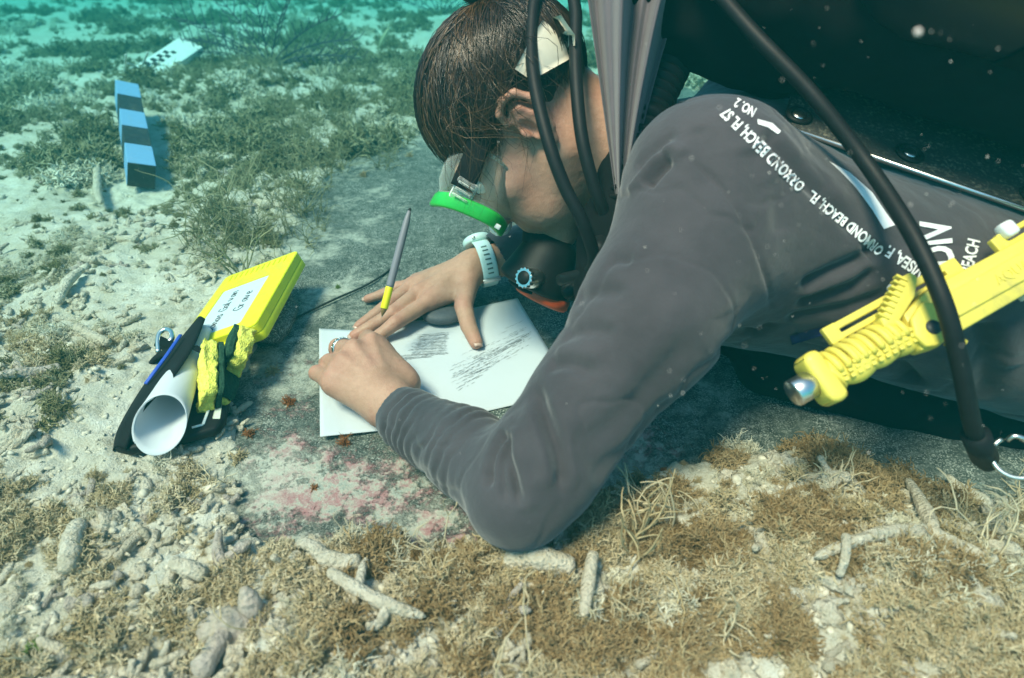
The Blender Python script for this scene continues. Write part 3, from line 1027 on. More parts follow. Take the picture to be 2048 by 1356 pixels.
# open collar and cuffs
sh.append(Cap(NECK * 1.0 + (hl(0, -0.03, -0.035) - NECK) * 0.9, NECK * 0.75 + C1 * 0.25, 0.060, 0.060, 0.006, '-'))
nd = nrm(CUFF - FM)
sh.append(Cap(CUFF - nd * 0.004, WR + nd * 0.08, 0.0265, 0.034, 0.003, '-'))
sh.append(RBox(CUFF + nd * 0.075, (0.065, 0.065, 0.065), 0.001, basis(nd, (0, 0, 1)), 0.002, '-'))
fd = nrm(FCUFF - FEL)
sh.append(Cap(FCUFF - fd * 0.01, FWR, 0.030, 0.038, 0.003, '-'))
SV_, SF_ = sdf_mesh(sh, 0.0025, (-0.20, 0.20, -0.06), (0.92, 1.12, 0.56))
SV_ = laplace(SV_, SF_, 2, 0.5)

def seg_param(P, a, b):
    ab = b - a
    t = ((P - a) @ ab) / (ab @ ab)
    q = P - a - np.clip(t, 0, 1)[:, None] * ab
    return t, np.sqrt(np.sum(q * q, 1))

def shirt_folds(V, N):
    d = 0.0011 * fbm(V * 20, 3, 81) + 0.0008 * fbm(V * 70, 3, 82) - 0.0014 * np.exp(-(fbm(V * np.array([11, 16, 9]), 3, 99) / 0.05) ** 2)
    # ring creases of the pushed-up near forearm
    t, r = seg_param(V, EL, CUFF)
    on = (r < 0.062) * sstep(0.22, 0.36, t) * (1 - sstep(0.93, 0.965, t))
    warp = 0.050 * vnoise(V * 20, 83) + 0.018 * vnoise(V * 60, 84)
    ph = (t + warp) * 2 * math.pi * 12.5
    d += on * 0.0021 * (np.sin(ph) + 0.35 * np.sin(2 * ph + 1)) * (0.55 + 0.75 * vnoise(V * 26, 85))
    # cuff hem: a stitched welt
    d += (r < 0.06) * (t > 0.3) * (0.0012 * np.exp(-((t - 0.965) / 0.022) ** 2) - 0.0022 * np.exp(-((t - 0.925) / 0.006) ** 2))
    # long soft drag folds on upper arm
    t2, r2 = seg_param(V, SH, EL)
    ph = (t2 * 1.0 + 0.5 * (V @ nrm([0.8, 0.2, -0.3])) * 9 + 0.10 * vnoise(V * 13, 87)) * 2 * math.pi * 3.2
    d += (r2 < 0.085) * sstep(0.15, 0.4, t2) * (1 - sstep(0.8, 0.95, t2)) * 0.0010 * np.sin(ph)
    # drawn folds: pixel paths dropped onto the cloth
    for path, amp, wd in FOLD_PATHS:
        P = [p for p in (pre_hit(x, y) for x, y in path) if p is not None]
        if len(P) < 2: continue
        P = catmull(P, 3 * len(P)); n = len(P)
        best = np.full(len(V), 1e9); par = np.zeros(len(V))
        box = np.all((V > P.min(0) - 4 * wd) & (V < P.max(0) + 4 * wd), axis=1)
        idx = np.where(box)[0]; Q = V[idx]
        bb = np.full(len(idx), 1e9); pp = np.zeros(len(idx))
        for k in range(n - 1):
            t, r = seg_param(Q, P[k], P[k + 1])
            m = r < bb; bb[m] = r[m]; pp[m] = (k + np.clip(t[m], 0, 1)) / (n - 1)
        env = sstep(0.0, 0.14, pp) * (1 - sstep(0.80, 1.0, pp)) if amp > -0.0019 or len(path) > 3 else sstep(-0.02, 0.1, pp) * (1 - sstep(0.75, 1.0, pp))
        d[idx] += (1.5 if amp < 0 else 0.85) * amp * env * np.exp(-(bb / wd) ** 2)
    # back: tension folds running from the armpit to the plate
    t4 = (V - C1) @ AX
    l4 = (V - C1) @ LAT
    ph = (t4 * 7.0 - l4 * 16.0 + 0.35 * vnoise(V * 9, 88)) * 2 * math.pi
    d += sstep(0.06, 0.14, t4) * sstep(0.02, 0.10, l4) * 0.0026 * np.sin(ph) * (0.5 + 0.5 * vnoise(V * 12, 89))
    return d
FOLD_PATHS = [
    ([(1013, 858), (990, 892), (976, 935), (980, 985)], -0.0058, 0.0042), ([(1019, 862), (1014, 908), (1029, 961), (1044, 1020)], -0.0062, 0.0042), ([(1008, 880), (1003, 940), (1016, 1016)], -0.0042, 0.0036),
    ([(1002, 866), (984, 905), (968, 950)], 0.0030, 0.0050), ([(1014, 872), (1009, 920), (1020, 985)], 0.0028, 0.0045), ([(1028, 850), (1036, 900), (1052, 985), (1064, 1030)], 0.0042, 0.0075),
    ([(1070, 766), (1088, 828), (1110, 888), (1122, 943), (1114, 1000)], -0.0066, 0.0062), ([(1052, 800), (1072, 862), (1092, 930), (1096, 990)], 0.0044, 0.0090), ([(1100, 780), (1128, 850), (1142, 920), (1140, 980)], 0.0030, 0.0100),
    ([(1096, 732), (1142, 728), (1200, 752)], -0.0042, 0.0062), ([(1108, 706), (1160, 700), (1215, 716)], 0.0030, 0.0070), ([(1124, 672), (1180, 660), (1240, 672)], -0.0034, 0.0065), ([(1150, 600), (1200, 582), (1262, 585)], -0.0030, 0.0070), ([(1165, 545), (1215, 520), (1270, 515)], -0.0024, 0.0080),
    ([(1142, 910), (1231, 844), (1319, 752), (1400, 640)], -0.0036, 0.0130), ([(1180, 960), (1270, 880), (1360, 770)], -0.0026, 0.0110), ([(1240, 800), (1320, 690), (1380, 560)], 0.0026, 0.0140),
    ([(1255, 392), (1290, 346), (1328, 300)], 0.0060, 0.0055), ([(1290, 372), (1318, 336), (1345, 312)], -0.0070, 0.0060), ([(1322, 300), (1346, 296), (1375, 310)], 0.0044, 0.0050), ([(1270, 340), (1310, 296), (1360, 262)], -0.0030, 0.0060),
    ([(1366, 304), (1422, 350), (1466, 403), (1503, 470), (1534, 560), (1545, 645)], -0.0020, 0.0022), ([(1395, 250), (1410, 320), (1420, 400)], -0.0024, 0.0090),
    ([(1600, 575), (1685, 535), (1742, 508)], -0.0058, 0.0065), ([(1590, 612), (1700, 578), (1764, 526)], -0.0052, 0.0065), ([(1600, 594), (1690, 556), (1750, 520)], 0.0036, 0.0055), ([(1735, 512), (1748, 502), (1760, 488)], -0.0080, 0.0090), ([(1570, 640), (1680, 618), (1790, 580)], -0.0040, 0.0065),
    ([(1526, 258), (1560, 296), (1617, 363), (1685, 431), (1716, 488)], -0.0042, 0.0060), ([(1540, 250), (1590, 300), (1650, 360), (1710, 420)], 0.0030, 0.0090), ([(1440, 700), (1500, 668), (1552, 640)], -0.0060, 0.0060), ([(1520, 420), (1512, 340), (1502, 290)], -0.0022, 0.0100), ([(1560, 470), (1556, 400), (1545, 350)], -0.0020, 0.0100),
    ([(1790, 720), (1830, 770), (1880, 830), (1930, 860)], -0.0080, 0.0090), ([(1760, 760), (1820, 800), (1900, 850)], 0.0060, 0.0100), ([(1960, 640), (1975, 720), (1960, 800), (1925, 850)], -0.0080, 0.0100), ([(2010, 640), (2015, 740), (1990, 830)], 0.0060, 0.0110),
    ([(1640, 740), (1740, 760), (1840, 830)], -0.0060, 0.0080), ([(1890, 700), (1920, 760), (1925, 830)], 0.0050, 0.0090)]
pre_bvh = BVHTree.FromPolygons([tuple(v) for v in SV_.tolist()], [tuple(f) for f in SF_.tolist()])
def pre_hit(px, py):
    h_ = pre_bvh.ray_cast(Vector(CAM), Vector(nrm(ray(px, py))))
    return None if h_[0] is None else np.array(h_[0])
SN_ = normals_of(SV_, SF_)
SV_ = SV_ + SN_ * shirt_folds(SV_, SN_)[:, None]
SV_ = laplace(SV_, SF_, 1, 0.35)
shirt = part('shirt', SV_, SF_, M['shirt'], person)
shirt_bvh = BVHTree.FromPolygons([tuple(v) for v in SV_.tolist()], [tuple(f) for f in SF_.tolist()])

def on_shirt(px, py, lift=0.0):
    """point of the shirt seen at a photo pixel, None where it is not seen"""
    v = nrm(ray(px, py))
    h_, n_, i_, d_ = shirt_bvh.ray_cast(Vector(CAM), Vector(v))
    if h_ is None: return None
    n_ = np.array(n_)
    if n_ @ v > 0: n_ = -n_
    return np.array(h_) + n_ * lift
# ------------------------------------------------------------ hair
HEL_C = np.array([0.0, -0.014, 0.034]); HEL_R = np.array([0.080, 0.098, 0.087])
hair_sd = [Ell(hl(*HEL_C), HEL_R - 0.0035, HB, 0.004),
           Ell(hl(0, -0.105, 0.125), (0.034, 0.034, 0.034), HB, 0.02),
           Ell(hl(0, 0.125, -0.055), (0.13, 0.105, 0.108), HB, 0.004, '-'),
           Ell(hl(-0.085, 0.010, -0.040), (0.05, 0.052, 0.062), HB, 0.004, '-'),
           Ell(hl(0.085, 0.010, -0.040), (0.05, 0.052, 0.062), HB, 0.004, '-'),
           RBox(hl(0, 0, -0.155), (0.2, 0.2, 0.10), 0.002, HB, 0.01, '-')]
HV, HF = sdf_mesh(hair_sd, 0.0032, HO - 0.22, HO + 0.22)
hair = part('hair', HV, HF, M['hair_under'], person)

hr = np.random.default_rng(5)
def e2l(d):
    """direction -> point of the hair ellipsoid (head-local)"""
    d = d / np.linalg.norm(d)
    return HEL_C + d * HEL_R
hairline = [(0, .088, .060), (.030, .088, .054), (.056, .080, .044), (.072, .066, .034), (.078, .046, .014), (.079, .028, .016), (.080, .010, .034), (.080, -.010, .044), (.080, -.028, .022), (.074, -.050, -.020), (.055, -.075, -.045), (.025, -.090, -.055), (0, -.092, -.058)]
HLA = np.array(hairline)
nst, npt = 5200, 9
SP = []; SR = []; SH_ = []
for i in range(nst):
    s = -1 if hr.random() < 0.80 else 1
    q = hr.random() ** 0.9 * (len(HLA) - 1.001)
    j = int(q); e = HLA[j] * (1 - (q - j)) + HLA[j + 1] * (q - j)
    e = e * np.array([s, 1, 1]) + hr.normal(0, 0.004, 3)
    st = np.array([s * abs(hr.normal(0, 0.020)), -0.085 + hr.normal(0, 0.020), 0.095 + hr.normal(0, 0.012)])
    d0 = (st - HEL_C) / HEL_R; d1 = (e - HEL_C) / HEL_R
    d0 /= np.linalg.norm(d0); d1 /= np.linalg.norm(d1)
    om = math.acos(np.clip(d0 @ d1, -1, 1))
    over = hr.uniform(0.88, 1.08) if q < 5.2 else hr.uniform(0.8, 1.0)
    lk = int(q * 13) + (200 if s > 0 else 0); lr = np.random.default_rng(lk)
    e = e * 0.62 + 0.38 * (HLA[min(int(round(int(q * 13) / 13.0)), len(HLA) - 1)] * np.array([s, 1, 1])) if False else e
    lift = lr.uniform(-0.03, 0.075) + hr.uniform(-0.015, 0.02)
    sway = lr.normal(0, 0.09) + hr.normal(0, 0.03)
    clump = lr.uniform(-0.03, 0.05)
    over = over + lr.uniform(-0.05, 0.05)
    P = []
    for t in np.linspace(0, over, npt):
        d = (math.sin((1 - t) * om) * d0 + math.sin(t * om) * d1) / max(math.sin(om), 1e-4)
        side = np.cross(d0, d1)
        d = d + side * (sway * math.sin(t * math.pi) + 0.015 * math.sin(t * 9 + i))
        p = HEL_C + d / np.linalg.norm(d) * HEL_R * (1 + lift * math.sin(min(t, 1) * math.pi) + clump * t)
        P.append(p)
    SP.append(P); SR.append(hr.uniform(0.00035, 0.0008)); SH_.append(np.clip(hr.normal(0.42, 0.16) + lr.normal(0.05, 0.22) + (0.25 if q < 4.5 and hr.random() < 0.3 else 0), 0, 1))
# loose wisps over temple, ear and cheek
for i in range(110):
    st = np.array([-0.070, hr.uniform(-0.07, 0.06), hr.uniform(0.045, 0.10)])
    st = e2l((st - HEL_C) / HEL_R)
    e = np.array([-0.085 + hr.normal(0, 0.006), hr.uniform(-0.06, 0.085), hr.uniform(-0.02, 0.045)])
    m = (st + e) / 2 + np.array([-0.016 + hr.normal(0, 0.008), hr.normal(0, 0.015), hr.normal(0, 0.012)])
    e2 = e + np.array([hr.normal(-0.004, 0.006), hr.normal(0.012, 0.02), hr.normal(-0.008, 0.01)])
    SP.append(catmull([st, m, e, e2], npt)); SR.append(hr.uniform(0.0002, 0.0004)); SH_.append(hr.uniform(0.5, 1.0))
# bun at the back of the crown
for i in range(500):
    a = hr.uniform(0, 6.28); b = hr.uniform(-1, 1)
    c = np.array([0, -0.105, 0.125]); rr = 0.036
    P = []
    for t in np.linspace(0, 1, npt):
        th = a + t * 2.4; ph = b * math.cos(t * 2.0 + a)
        P.append(c + rr * np.array([math.cos(th) * math.cos(ph), math.sin(ph), math.sin(th) * math.cos(ph)]) * (1 + 0.05 * hr.normal()))
    SP.append(P); SR.append(hr.uniform(0.0004, 0.0008)); SH_.append(hr.uniform(0.1, 0.8))
SP = np.array(SP); ns_ = len(SP)
SPW = HO + SP @ HB
T_ = np.gradient(SPW, axis=1); T_ /= np.maximum(np.linalg.norm(T_, axis=2, keepdims=True), 1e-9)
O_ = (SPW - hl(*HEL_C)); O_ /= np.linalg.norm(O_, axis=2, keepdims=True)
B_ = np.cross(T_, O_); B_ /= np.maximum(np.linalg.norm(B_, axis=2, keepdims=True), 1e-9)
tp = np.linspace(0, 1, npt); tap = (1 - 0.75 * tp ** 3)[None, :, None]
rr_ = np.array(SR)[:, None, None] * tap
ang3 = [90, 210, 330]
SVV = np.stack([SPW + rr_ * (math.cos(R(a)) * B_ + math.sin(R(a)) * O_) for a in ang3], 2)   # strand, pt, 3, xyz
idx = np.arange(ns_ * npt * 3).reshape(ns_, npt, 3)
fs = []
for k in range(3):
    k2 = (k + 1) % 3
    fs.append(np.stack([idx[:, :-1, k], idx[:, :-1, k2], idx[:, 1:, k2], idx[:, 1:, k]], -1).reshape(-1, 4))
strands = part('strands', SVV.reshape(-1, 3), np.concatenate(fs), M['hair'], hair)
tag(strands, kind='stuff')
a_ = strands.data.attributes.new('shade', 'FLOAT', 'POINT')
a_.data.foreach_set('value', np.repeat(np.array(SH_), npt * 3).astype(np.float32))

# ------------------------------------------------------------ dive mask
mask = empty('dive_mask', hl(0, 0.12, 0), 'dive mask with a bright green frame and clear silicone skirt on the face', 'dive mask')
nm_ = 64
th = np.linspace(0, 2 * math.pi, nm_, endpoint=False)
def sup(th, a, b, n=3.2):
    c, s = np.cos(th), np.sin(th)
    return a * np.sign(c) * np.abs(c) ** (2 / n), b * np.sign(s) * np.abs(s) ** (2 / n)
def mring(a, b, y0, curve, zc=0.0, n=3.2, tilt=0.0, ybot=0.0, ytop=0.0):
    x, z = sup(th, a, b, n)
    y = y0 - curve * (x / a) ** 2 + tilt * z + ybot * np.clip(-z / b, 0, 1) ** 2 - ytop * np.clip(z / b, 0, 1) ** 2
    return np.array([hl(x_, y_, z_ + zc) for x_, y_, z_ in zip(x, y, z)])
FR = mring(0.080, 0.042, 0.119, 0.018, 0.000, tilt=0.14)
def closed_tube(P, ru, rv, upv, seg=10):
    n = len(P)
    T = np.roll(P, -1, 0) - np.roll(P, 1, 0); T /= np.linalg.norm(T, axis=1, keepdims=True)
    N = upv - T * (T @ upv)[:, None]; N /= np.linalg.norm(N, axis=1, keepdims=True)
    B = np.cross(T, N)
    a = np.linspace(0, 2 * math.pi, seg, endpoint=False)
    ca = np.sign(np.cos(a)) * np.abs(np.cos(a)) ** 0.6; sa = np.sign(np.sin(a)) * np.abs(np.sin(a)) ** 0.6
    V = P[:, None] + ru * ca[None, :, None] * N[:, None] + rv * sa[None, :, None] * B[:, None]
    F = [(i * seg + j, i * seg + (j + 1) % seg, ((i + 1) % n) * seg + (j + 1) % seg, ((i + 1) % n) * seg + j) for i in range(n) for j in range(seg)]
    return V.reshape(-1, 3), F
V_, F_ = closed_tube(FR, 0.0085, 0.0036, HB[1], 12)
part('frame', V_, F_, M['green_frame'], mask)
# grey inlay at the nose end of the frame
V_, F_ = bevel_box(FR[int(nm_ * 0.60)] + HB[1] * 0.003 - HB[0] * 0.0030 - HB[2] * 0.001, np.array([HB[1], HB[2], HB[0]]), (0.0028, 0.006, 0.0012), 0.001)
part('inlay', V_, F_, M['white_plastic'], mask)
def grid_disc(ring, c):
    rings = [c + (ring - c) * s for s in (0.999, 0.66, 0.33)]
    V = np.vstack(rings + [c[None]])
    n = len(ring); F = []
    for k in range(2):
        for i in range(n):
            F.append((k * n + i, k * n + (i + 1) % n, (k + 1) * n + (i + 1) % n, (k + 1) * n + i))
    for i in range(n): F.append((2 * n + i, 2 * n + (i + 1) % n, 3 * n))
    return V, F
g0 = mring(0.0775, 0.0395, 0.1215, 0.018, 0.000, tilt=0.14)
V_, F_ = grid_disc(g0, hl(0, 0.1215, 0.000))
V2 = V_ - HB[1] * 0.003
part('lens', np.vstack([V_, V2]), F_ + [tuple(i + len(V_) for i in f[::-1]) for f in F_], M['glass'], mask)
# skirt: lofted rings frame -> face
RG = [mring(0.0785, 0.0405, 0.111, 0.018, 0.000, tilt=0.14), mring(0.078, 0.046, 0.102, 0.022, 0.004, 2.8), mring(0.0730, 0.049, 0.092, 0.032, 0.004, 2.6, ybot=0.008, ytop=0.004), mring(0.0660, 0.052, 0.083, 0.038, 0.005, 2.4, ybot=0.014, ytop=0.010),
      mring(0.0610, 0.050, 0.080, 0.038, 0.005, 2.3, ybot=0.014, ytop=0.010)]
V_ = np.vstack(RG); n_ = nm_
F_ = [(k * n_ + i, k * n_ + (i + 1) % n_, (k + 1) * n_ + (i + 1) % n_, (k + 1) * n_ + i) for k in range(len(RG) - 1) for i in range(n_)]
skirt = part('skirt', V_, F_, M['silicone'], mask)
for rg_, rad_ in ((RG[3], 0.0016), (RG[4], 0.0013), (RG[0], 0.0018)):
    V_, F_ = closed_tube(rg_, rad_, rad_, HB[1], 8); part('skirt_bead', V_, F_, M['silicone'], skirt)
V_, F_ = lathe([(0.0005, 0.016), (0.008, 0.0145), (0.0130, 0.009), (0.0150, 0.002), (0.0155, -0.010)], hl(0, 0.110, -0.036), basis(nrm(0.75 * HB[1] - 0.66 * HB[2]), HB[0]), 24)
part('nose_pocket', V_, F_[:-1], M['silicone'], mask)
for s in (-1, 1):
    bx = np.array([nrm(HB[1] * 1.0 - s * HB[0] * 0.25), HB[2], nrm(HB[0] * s + 0.25 * HB[1])])
    V_, F_ = bevel_box(hl(s * 0.079, 0.090, 0.017), bx, (0.0135, 0.012, 0.0034), 0.003, 2)
    bk = part('buckle', V_, F_, M['buckle'], mask)
    for k in range(3):
        V_, F_ = bevel_box(hl(s * 0.0840, 0.083 + 0.007 * k, 0.017), bx, (0.0012, 0.009, 0.0012), 0.0006, 1)
        part('rib', V_, F_, M['buckle'], bk)
sp_ = [(-0.083, 0.088, 0.020), (-0.0800, 0.064, 0.023), (-0.0700, 0.042, 0.028), (-0.0720, 0.012, 0.034), (-0.0760, -0.018, 0.038), (-0.075, -0.052, 0.040), (-0.045, -0.098, 0.040), (0, -0.112, 0.040)]
sp_ = sp_ + [(-x, y, z) for x, y, z in sp_[-2::-1]]
SPP = catmull([hl(*p) for p in sp_], 60)
cen = hl(0, -0.01, 0.03)
V_, F_ = tube(SPP, 0.0125, 10, True, 0.13, up=SPP - cen)
part('strap', V_, F_, M['rubber_soft'], mask)

# pale strap pad on the back of the head
hair_bvh = BVHTree.FromPolygons([tuple(v) for v in HV.tolist()], [tuple(f) for f in HF.tolist()])
def draped(poly_px, bvh, lift, thick, depth_fallback=None, cuts=5):
    """flat sheet outline (photo pixels) laid over a surface, with thickness"""
    bm = bmesh.new()
    f = bm.faces.new([bm.verts.new((x, y, 0)) for x, y in poly_px])
    bmesh.ops.triangulate(bm, faces=[f])
    bmesh.ops.subdivide_edges(bm, edges=list(bm.edges), cuts=cuts, use_grid_fill=True)
    bmesh.ops.recalc_face_normals(bm, faces=bm.faces)
    bm.verts.ensure_lookup_table()
    L = [v.co[:] for v in bm.verts]; F = [tuple(v.index for v in f.verts) for f in bm.faces]
    bnd = [(e.verts[0].index, e.verts[1].index) for e in bm.edges if len(e.link_faces) == 1]
    bm.free()
    V = []; last = None
    dist = []
    for x, y, _ in L:
        v = nrm(ray(x, y)); h_ = bvh.ray_cast(Vector(CAM), Vector(v))
        dist.append(h_[3] if h_[0] is not None else np.nan)
    dist = np.array(dist); med = np.nanmedian(dist) if depth_fallback is None else depth_fallback
    dist = np.where(np.isnan(dist), med, dist)
    A = np.array([CAM + nrm(ray(x, y)) * (d - lift) for (x, y, _), d in zip(L, dist)])
    Bk = np.array([CAM + nrm(ray(x, y)) * (d - lift + thick) for (x, y, _), d in zip(L, dist)])
    n = len(A)
    return np.vstack([A, Bk]), F + [tuple(i + n for i in f[::-1]) for f in F] + [(a, b, b + n, a + n) for a, b in bnd]
V_, F_ = draped([(1030, 138), (1058, 84), (1085, 40), (1122, 30), (1150, 70), (1150, 112), (1082, 150), (1056, 156)], hair_bvh, 0.018, 0.006)
part('strap_pad', V_, F_, M['beige'], mask)

# ------------------------------------------------------------ regulator
reg = empty('regulator', hl(0, 0.15, -0.10), 'black regulator held in the mouth, with chrome knob, orange lip and two hoses', 'regulator')
ra = nrm(0.97 * HB[1] - 0.10 * HB[2] - 0.12 * HB[0])
RB = basis(ra, HB[0])
rc = hl(-0.006, 0.114, -0.106)
V_, F_ = lathe([(0.0005, -0.026), (0.024, -0.026), (0.031, -0.018), (0.036, 0.000), (0.0405, 0.018), (0.0440, 0.030), (0.0450, 0.036), (0.0435, 0.040), (0.037, 0.0425), (0.0005, 0.0435)], rc, RB, 48)
part('housing', V_, F_, M['rubber'], reg)
V_, F_ = lathe([(0.030, 0.043), (0.0305, 0.0462), (0.026, 0.0485), (0.024, 0.0470), (0.012, 0.0492), (0.0005, 0.0497)], rc, RB, 40)
part('purge_cover', V_, F_, M['rubber_soft'], reg)
V_, F_ = lathe([(0.0310, 0.034), (0.0345, 0.036), (0.0350, 0.046), (0.0325, 0.0495), (0.0300, 0.0490), (0.0300, 0.036)], rc - HB[2] * 0.016 + HB[1] * 0.001, RB, 48)
part('orange_lip', V_, F_[:-2] + [(5 * 48 + j, 5 * 48 + (j + 1) % 48, (j + 1) % 48, j) for j in range(48)], M['orange'], reg)
V_, F_ = tube(catmull([hl(0, 0.080, -0.068), hl(0, 0.096, -0.078), hl(0, 0.112, -0.096)], 8), [0.011, 0.013, 0.014, 0.015, 0.017, 0.02, 0.022, 0.024], 16, True, 1.5, up=HB[0])
part('mouthpiece', V_, F_, M['rubber_soft'], reg)
# exhaust tee under the housing
V_, F_ = tube(catmull([hl(-0.050, 0.128, -0.150), hl(-0.02, 0.125, -0.142), hl(0.02, 0.125, -0.142), hl(0.050, 0.128, -0.150)], 14), [0.009, 0.012, 0.014, 0.015, 0.015, 0.015, 0.015, 0.015, 0.015, 0.015, 0.015, 0.014, 0.012, 0.009], 14)
part('exhaust_tee', V_, F_, M['rubber'], reg)
# breathing knob
kc = W(1054, 556, (rc - CAM) @ CF - 0.046)
ka = nrm(-0.80 * nrm(ray(1053, 556)) - 0.55 * CR + 0.05 * CU)
KB = basis(ka, CU)
V_, F_ = lathe([(0.0115, -0.022), (0.0115, -0.006), (0.0095, -0.004), (0.0095, 0.0)], kc, KB, 28)
part('knob_stem', V_, F_, M['chrome'], reg)
pr_ = []
for k in range(56):
    a = 2 * math.pi * k / 56
    r_ = 0.0118 if (k // 2) % 2 else 0.0104
    pr_.append((r_ * math.cos(a), r_ * math.sin(a)))
V_, F_ = prism(pr_, kc, KB, 0.007, 0.0003, 1)
kn = part('knob', V_, F_, M['chrome'], reg, smooth=False)
V_, F_ = lathe([(0.0080, 0.0069), (0.0078, 0.0076), (0.0005, 0.0078)], kc, KB, 24)
part('knob_cap', V_, F_, M['rubber'], kn)
h1 = catmull([W(1120, 560, .64), W(1185, 535, .60), W(1170, 455, .575), W(1128, 370, .565), W(1096, 280, .562), W(1070, 170, .572), W(1063, 80, .585), W(1075, -20, .60), W(1120, -110, .63), W(1300, -190, .66)], 70)
h2 = catmull([W(1130, 590, .66), W(1215, 520, .64), W(1212, 440, .60), W(1187, 370, .585), W(1163, 270, .578), W(1152, 150, .585), W(1152, 40, .60), W(1160, -50, .62), W(1290, -160, .66)], 70)
for h_ in (h1, h2):
    V_, F_ = tube(h_, 0.0064, 14)
    hs = part('hose', V_, F_, M['rubber'], reg)
V_, F_ = tube([W(1205, 520, .617), W(1196, 490, .585)], 0.0115, 8); part('swivel', V_, F_, M['rubber'], reg)

# ------------------------------------------------------------ draped cloth and inflator hose beside the neck
cl = empty('grey_cloth', W(1240, 420, .57), 'folded purplish grey cloth hanging down beside the neck to a point', 'cloth')
nu, nv = 61, 40
uu = np.linspace(-1, 1, nu); vv = np.linspace(0, 1, nv)
pts = []
for v in vv:
    lx = 1168 + (1236 - 1168) * v ** 1.0; rx = 1385 + (1246 - 1385) * v ** 0.80
    py = -60 + v * 480
    for u in uu:
        px = (lx + rx) / 2 + u * (rx - lx) / 2
        fold = 0.020 * (1 - 0.70 * v) * (math.sin(u * 7.3 + 0.6 + 0.5 * v) + 0.55 * math.sin(u * 15 + 2.0 + v)) - 0.03 * (1 - v) * (1 - u * u)
        pts.append(W(px, py, 0.590 + fold + 0.02 * v * 0))
pts = np.array(pts)
i0 = (np.arange(nv - 1)[:, None] * nu + np.arange(nu - 1)[None, :]).ravel()
F_ = np.column_stack([i0, i0 + nu, i0 + nu + 1, i0 + 1])
back = pts + CF * 0.0025
bd = list(range(nu)) + [k * nu + nu - 1 for k in range(1, nv)] + list(range(nv * nu - 2, (nv - 1) * nu - 1, -1)) + [k * nu for k in range(nv - 2, 0, -1)]
FF = [tuple(f) for f in F_.tolist()] + [tuple(i + nu * nv for i in f[::-1]) for f in F_.tolist()] + [(a, b, b + nu * nv, a + nu * nv) for a, b in zip(bd, bd[1:] + bd[:1])]
part('drape', np.vstack([pts, back]), FF, M['cloth'], cl)

infl = empty('inflator_hose', W(1262, 430, .60), 'black corrugated inflator hose between the neck and the near shoulder', 'hose')
ip = catmull([W(1372, 20, .66), W(1345, 120, .64), W(1308, 200, .625), W(1278, 290, .612), W(1264, 380, .605), W(1240, 470, .61)], 150)
s_ = np.arange(150)
V_, F_ = tube(ip, 0.0195 + 0.0028 * np.where((s_ // 3) % 2 == 0, 1, -1), 20)
part('corrugated_tube', V_, F_, M['rubber'], infl)
V_, F_ = tube([ip[70], ip[76]], 0.0235, 20); part('cuff', V_, F_, M['rubber'], infl)

# ------------------------------------------------------------ buoyancy vest and tank
def tl(a, n, l):
    """torso frame: along spine, out of the back, towards her left"""
    return C1 + AX * a + NB * n + LAT * l
bcd = empty('buoyancy_vest', tl(0.2, 0.1, 0), 'black buoyancy vest with a silt-dusted back plate on the diver\'s back', 'buoyancy vest')
wing = [Cap(tl(-0.16, 0.21, -0.13), tl(0.5, 0.20, -0.10), 0.080, 0.090, 0.03),
        Cap(tl(-0.04, 0.22, -0.07), tl(0.5, 0.20, -0.045), 0.070, 0.082, 0.03),
        Cap(tl(-0.17, 0.16, -0.11), tl(-0.02, 0.16, -0.09), 0.055, 0.06, 0.03)]
V_, F_ = sdf_mesh(wing, 0.006, C1 + np.array([-0.45, -0.45, -0.25]), C1 + np.array([0.80, 0.60, 0.50]))
N_ = normals_of(V_, F_)
V_ = V_ + N_ * (0.006 * fbm(V_ * 14, 3, 91) + 0.003 * fbm(V_ * 40, 3, 92))[:, None]
V_w, F_w = V_, F_
part('bladder', V_, F_, M['cordura'], bcd)
# plate with rolled steel edge
e0, e1 = tl(-0.005, 0.122, 0.004), tl(0.40, 0.122, 0.062)
ed = nrm(e1 - e0); eb = np.array([ed, nrm(np.cross(NB, ed)), NB]); 
if eb[1] @ LAT > 0: eb = np.array([ed, -eb[1], -NB]) if False else np.array([ed, -eb[1], NB])
Lp = np.linalg.norm(e1 - e0)
pl = [(0.0, 0.012), (0.012, 0.0), (Lp, 0.0), (Lp, 0.17), (0.05, 0.17), (0.0, 0.10)]
def prism2(poly, c, ax, h, bev=0.002):
    V, F = prism(poly, c, ax, h, bev)
    return V, F
V_, F_ = prism2(pl, e0, eb, 0.006, 0.0015)
plate = part('back_plate', V_, F_, M['plate'], bcd)
V_, F_ = tube([e0 + ed * 0.012 + NB * 0.003 - eb[1] * 0.0015, e1 + NB * 0.003 - eb[1] * 0.0015], 0.0028, 10)
part('steel_edge', V_, F_, M['chrome'], plate)
for a in (0.012, 0.120, 0.235):
    c = e0 + ed * a + eb[1] * 0.017 + NB * 0.0062
    GB = basis(NB, ed)
    V_, F_ = lathe([(0.0135, 0.0), (0.0135, 0.0018), (0.011, 0.0036), (0.0085, 0.0030), (0.0075, 0.0005)], c, GB, 28)
    part('grommet', V_, F_[:-1], M['rubber'], plate)
    V_, F_ = lathe([(0.0070, 0.0003), (0.0062, 0.0022), (0.003, 0.0032), (0.0003, 0.0034)], c, GB, 20)
    part('bolt', V_, F_, M['chrome'], plate)
